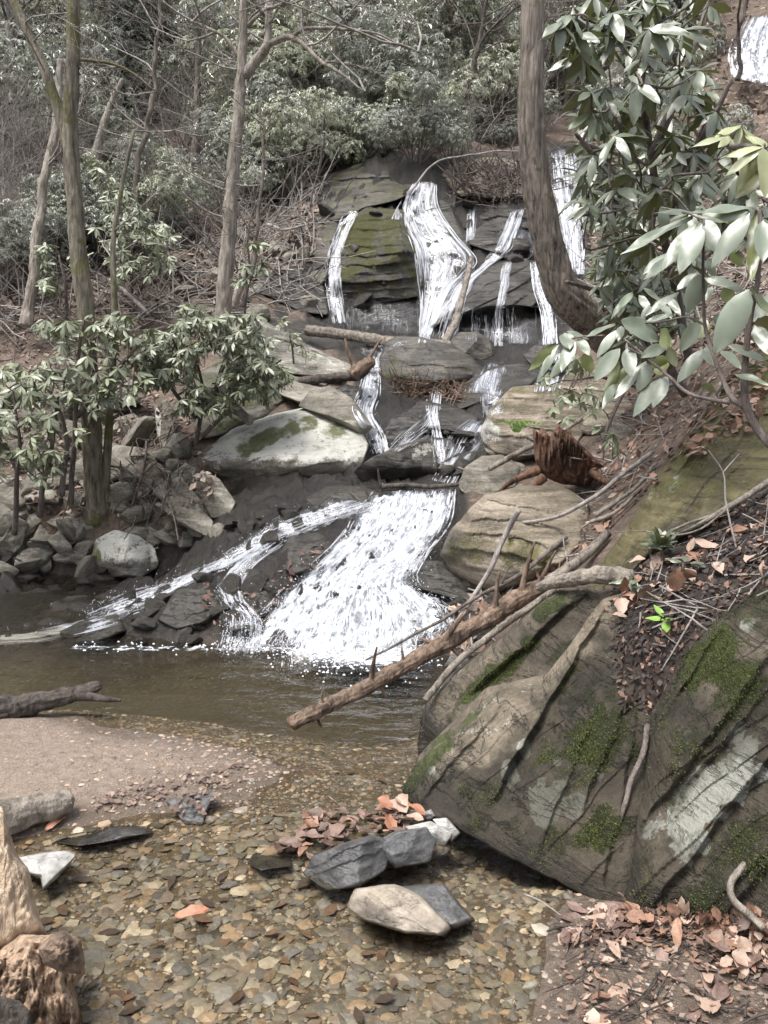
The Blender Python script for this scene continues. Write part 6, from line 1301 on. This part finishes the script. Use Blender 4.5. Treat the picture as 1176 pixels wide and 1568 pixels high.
def litter(name, cnt, poly, L0, L1, pal, seed, flat=.5, ymax=60):
    rg = np.random.default_rng(seed); pl = np.array(poly); U = []; N = []
    u = rg.uniform(pl[:, 0].min(), pl[:, 0].max(), cnt * 2); v = rg.uniform(pl[:, 1].min(), pl[:, 1].max(), cnt * 2); k_ = poly_mask(u, v, poly)
    for a, b in zip(u[k_][:cnt], v[k_][:cnt]):
        h, nr = cast(a, b)
        if h is None or (h[1] < 7.3 and h[2] < .01) or h[1] > ymax: continue
        U.append(h + nr * .01); N.append(nr)
    U = np.array(U); N = np.array(N) + rg.normal(0, flat, (len(U), 3)); D = np.cross(N, rg.normal(0, 1, (len(U), 3))); L = rg.uniform(L0, L1, len(U))
    V, F = leaf_faces(U, D, N, L, L * rg.uniform(.35, .7, len(U)), droop=-.1)
    c = np.array(pal)[rg.integers(0, len(pal), len(U))] * rg.uniform(.6, 1.25, (len(U), 1))
    tag(obj(name, V, F, M['litter'], smooth=False, attrs=dict(col=np.repeat(c, 4, 0))), kind='stuff')
BG = [(.27, .20, .155), (.20, .145, .11), (.14, .10, .08), (.34, .27, .22), (.22, .17, .14)]
BR = [(.36, .23, .16), (.26, .155, .105), (.17, .10, .07), (.44, .32, .24), (.22, .12, .085)]
litter('leaf_litter', 2600, [(640, 1000), (700, 925), (800, 900), (885, 850), (900, 700), (1000, 560), (1176, 500), (1176, 640), (1000, 740), (900, 860), (840, 900), (720, 1010)], .03, .085, BR, 11)
litter('leaf_litter', 2200, [(-40, 470), (240, 470), (260, 560), (330, 700), (330, 760), (240, 800), (120, 790), (-40, 790)], .04, .10, BG, 12)
litter('leaf_litter', 9000, [(-40, 150), (240, 200), (420, 270), (500, 300), (480, 400), (300, 470), (120, 480), (-40, 480)], .06, .14, BG, 13)
litter('leaf_litter', 5000, [(840, 150), (1200, 150), (1200, 520), (1000, 560), (900, 480), (900, 260)], .05, .13, BG, 14)
litter('leaf_litter', 7000, [(-40, -20), (1200, -20), (1200, 180), (-40, 180)], .10, .22, BG, 15)
litter('leaf_litter', 110, [(300, 900), (420, 880), (500, 810), (520, 840), (430, 940), (330, 960)], .03, .07, [(.12, .065, .05), (.2, .12, .09)], 16)
litter('leaf_litter', 360, [(150, 1220), (330, 1180), (430, 1150), (420, 1200), (300, 1250), (120, 1270)], .012, .045, [(.14, .10, .08), (.26, .18, .14)], 17, .2)
litter('soil_litter', 1500, [(930, 900), (1010, 850), (1060, 810), (1176, 740), (1176, 900), (1080, 960), (1010, 1100), (950, 1090)], .012, .04, BR[1:3] + [(.05, .035, .028)] * 6, 18)
litter('mud_litter', 900, [(925, 1402), (1000, 1395), (1190, 1405), (1190, 1500), (1060, 1450), (900, 1440)], .012, .045, BR[1:3] + [(.14, .09, .07), (.09, .06, .045)], 20, .35)
litter('mud_litter', 300, [(860, 1430), (1000, 1410), (1190, 1420), (1190, 1568), (860, 1568)], .008, .035, BR + [(.22, .16, .125)] * 4, 19, .2)
def twigs(name, cnt, poly, L0, L1, r, seed, mat, up=.25):
    rg = np.random.default_rng(seed); pl = np.array(poly); m = MB()
    for _ in range(cnt * 3):
        if cnt <= 0: break
        u = rg.uniform(pl[:, 0].min(), pl[:, 0].max()); v = rg.uniform(pl[:, 1].min(), pl[:, 1].max())
        if not poly_mask(np.array([u]), np.array([v]), poly)[0]: continue
        h, nr = cast(u, v)
        if h is None or (h[1] < 7.3 and h[2] < .01): continue
        d = np.cross(nr, rg.normal(0, 1, 3)); d = d / np.linalg.norm(d) + nr * rg.normal(0, up); L = rg.uniform(L0, L1); t_ = np.linspace(0, 1, 5)[:, None]
        P = h + nr * .015 + d * L * (t_ - .3) + rg.normal(0, .04, 3) * L * np.sin(t_ * 5) + nr * up * L * .3 * t_ ** 2
        add_tube(m, P, np.linspace(r, r * .4, 5) * rg.uniform(.5, 1.4), seg=4, caps=False); cnt -= 1
    tag(m.build(name, M[mat]), kind='stuff')
twigs('fallen_twigs', 210, [(640, 1000), (700, 925), (800, 900), (890, 850), (900, 700), (1000, 560), (1176, 480), (1176, 560), (1000, 740), (900, 860), (720, 1010)], .15, .6, .006, 21, 'twig_grey')
twigs('fallen_twigs', 200, [(-40, 470), (240, 470), (260, 560), (330, 700), (240, 800), (-40, 790)], .2, .7, .007, 22, 'twig')
twigs('fallen_twigs', 1100, [(-40, 200), (240, 220), (500, 260), (480, 460), (120, 520), (-40, 520)], .4, 1.6, .012, 23, 'twig_grey', .5)
twigs('fallen_twigs', 300, [(860, 240), (1190, 240), (1190, 520), (900, 520)], .3, 1.2, .010, 24, 'twig_grey', .5)
twigs('fallen_twigs', 60, [(940, 880), (1060, 810), (1190, 740), (1190, 900), (1000, 1000)], .08, .3, .004, 25, 'twig_grey')
twigs('fallen_twigs', 60, [(860, 1420), (1190, 1420), (1190, 1568), (860, 1568)], .03, .16, .003, 26, 'wood_dark', .1)
twigs('root_tangle', 55, [(190, 660), (260, 670), (270, 780), (180, 770)], .3, .8, .009, 27, 'twig', .6)
twigs('dry_grass', 200, [(600, 575), (720, 590), (700, 615), (600, 605)], .15, .35, .006, 28, 'wood_brown', .5)
twigs('root_mat', 360, [(690, 255), (830, 250), (830, 310), (700, 310)], .3, .7, .012, 29, 'twig', .6)

# moss that stands off the rock, uncountable
for o in [o for o in COL.objects if o.name.startswith('boulder')]:
    if not o['label'].startswith(('largest brown', 'mossy dark slab', 'steep mossy', 'olive', 'fluted', 'largest lichen')): continue
    me = o.data; n = len(me.vertices); co = np.empty(n * 3, np.float32); me.vertices.foreach_get('co', co); co = co.reshape(-1, 3).astype(float); no = np.empty(n * 3, np.float32); me.vertices.foreach_get('normal', no); no = no.reshape(-1, 3).astype(float)
    mo = np.empty(n, np.float32); me.attributes['moss'].data.foreach_get('value', mo)
    pa_ = np.empty(n, np.float32); me.attributes['pale'].data.foreach_get('value', pa_)
    W_ = co + np.array(o.location); pm = np.clip(mo + .35 * fbm(W_ * 9, 3, 4) - .33 - np.maximum(pa_, 0) * .8, 0, .6) * ((no * (EYE - W_)).sum(1) > 0)
    if pm.sum() < 5: continue
    k = min(30000, int(pm.sum() * 9)); ii = rg.choice(n, k, p=pm / pm.sum()); B = W_[ii] + rg.normal(0, .012, (k, 3)); B -= no[ii] * ((B - W_[ii]) * no[ii]).sum(1)[:, None]
    D = no[ii] + rg.normal(0, .7, (k, 3)); L = rg.uniform(.002, .0065, k) * (1 + .12 * W_[ii][:, 1]); V, F = leaf_faces(B, D, rg.normal(0, 1, (k, 3)), L, L * .5)
    c = np.array([(.06, .075, .014), (.10, .125, .02), (.045, .05, .015), (.12, .13, .035)])[rg.integers(0, 4, k)] * rg.uniform(.7, 1.2, (k, 1))
    tag(obj('moss', V, F, M['litter'], o, smooth=False, attrs=dict(col=np.repeat(c, 4, 0))), kind='stuff')

# what sets each of the many stones, shrubs and trees apart: its nearest landmark in view
MARK = [(110, 200, 'the mossy twin tree'), (358, 230, 'the grey forked tree'), (815, 150, 'the leaning trunk'), (300, 180, 'the thin bare trunk'), (60, 330, 'the pale slanting trunk'), (730, 90, 'the dark forked sapling'), (927, 90, 'the pale trunk behind leaves'), (1150, 110, 'the distant corner fall'),
        (650, 275, 'the head of the main fall'), (520, 340, 'the left thin strand'), (750, 270, 'the root-mat ledge'), (165, 180, 'the broken snag'), (228, 200, 'the leaning sapling'), (440, 690, 'the lichen boulder'), (190, 850, 'the round lichen stone'), (330, 755, 'the tilted pale slab'), (145, 700, 'the twin tree foot'), (620, 705, 'the dark wedge rock'), (650, 560, 'the broad ledge boulder'),
        (565, 625, 'the narrow chute'), (665, 640, 'the small spout'), (575, 410, 'the bulging mossy face'), (690, 400, 'the main white veil'), (780, 360, 'the diagonal chute'), (780, 440, 'the smooth hump'), (240, 900, 'the side chute end'), (380, 900, 'the small white branch'), (560, 880, 'the lower cascade'), (470, 820, 'the hump in the runnel'), (862, 700, 'the red stump'), (780, 820, 'the fluted boulder'), (700, 980, 'the knotty log'), (545, 515, 'the floating log'), (30, 840, 'the bank hollow'), (60, 660, 'the tall lichen boulder'), (1040, 300, 'the tall right shrub'), (540, 60, 'the forked tree limbs'), (30, 120, 'the upper left corner'), (440, 160, 'the forked tree crotch'), (640, 120, 'the middle of the thicket')]
byl = {}
for o in COL.objects:
    if o.parent is None and o.get('group') and o.get('category') in ('shrub', 'tree', 'stone'):
        p = np.array(o.location) + np.array([0, 0, 1.2 * o.scale[2] if o['category'] == 'shrub' else 0.0]); u, v = proj(p)
        d = [((u - a) ** 2 + (v - b) ** 2) for a, b, _ in MARK]; i = int(np.argmin(d)); a, b, ph = MARK[i]; dx, dy = u - a, v - b
        side = ('right of' if dx > 0 else 'left of') if abs(dx) > abs(dy) else ('below' if dy > 0 else 'above')
        how = 'close ' if math.sqrt(d[i]) < 45 else ''
        base = o['label'].split(' of the ')[0].split(' on the ')[0].split(' among ')[0].split(' behind ')[0].split(' at the ')[0].split(' near ')[0].split(' in the ')[0].split(' breaking ')[0].split(' hanging ')[0].split(' under ')[0]
        byl.setdefault((base, how + side + ' ' + ph), []).append((o, u, v))
ORD = ['', 'second', 'third', 'fourth', 'fifth', 'sixth', 'seventh', 'eighth', 'ninth', 'tenth', 'eleventh', 'twelfth', 'thirteenth', 'fourteenth', 'fifteenth', 'sixteenth', 'seventeenth', 'eighteenth', 'nineteenth', 'twentieth', 'twenty-first', 'twenty-second', 'twenty-third', 'twenty-fourth', 'twenty-fifth']
for (base, wh), L_ in byl.items():
    L_.sort(key=lambda q: q[1])
    for i, (o, u, v) in enumerate(L_):
        if len(L_) == 1: tx = base + ' ' + wh
        elif i == 0: tx = 'leftmost ' + base + ' ' + wh
        elif i == len(L_) - 1: tx = 'rightmost ' + base + ' ' + wh
        else: tx = base + ' ' + wh + ', ' + ORD[min(i, 24)] + ' from the left'
        o['label'] = tx

bs = []
for i in range(160):
    y = 1.75 + 1.5 * rg.uniform(); x = rg.uniform(-.5 * y, .38 * y); h = near_bed(x, y)
    if h is not None and h[2] < -.03: bs.append(h + np.array([0, 0, .012]))
bs = np.array(bs); N_ = np.array([0, 0, 1.0]) + rg.normal(0, .15, (len(bs), 3)); L = rg.uniform(.03, .08, len(bs)); V, F = leaf_faces(bs, np.cross(N_, rg.normal(0, 1, (len(bs), 3))), N_, L, L * rg.uniform(.35, .6, len(bs)), fold=.03, droop=.0, hi=True)
c = np.array([(.10, .06, .04), (.16, .10, .065), (.07, .05, .04)])[rg.integers(0, 3, len(bs))]
tag(obj('sunken_leaves', V, F, M['litter'], attrs=dict(col=np.repeat(c, 11, 0))), kind='stuff')
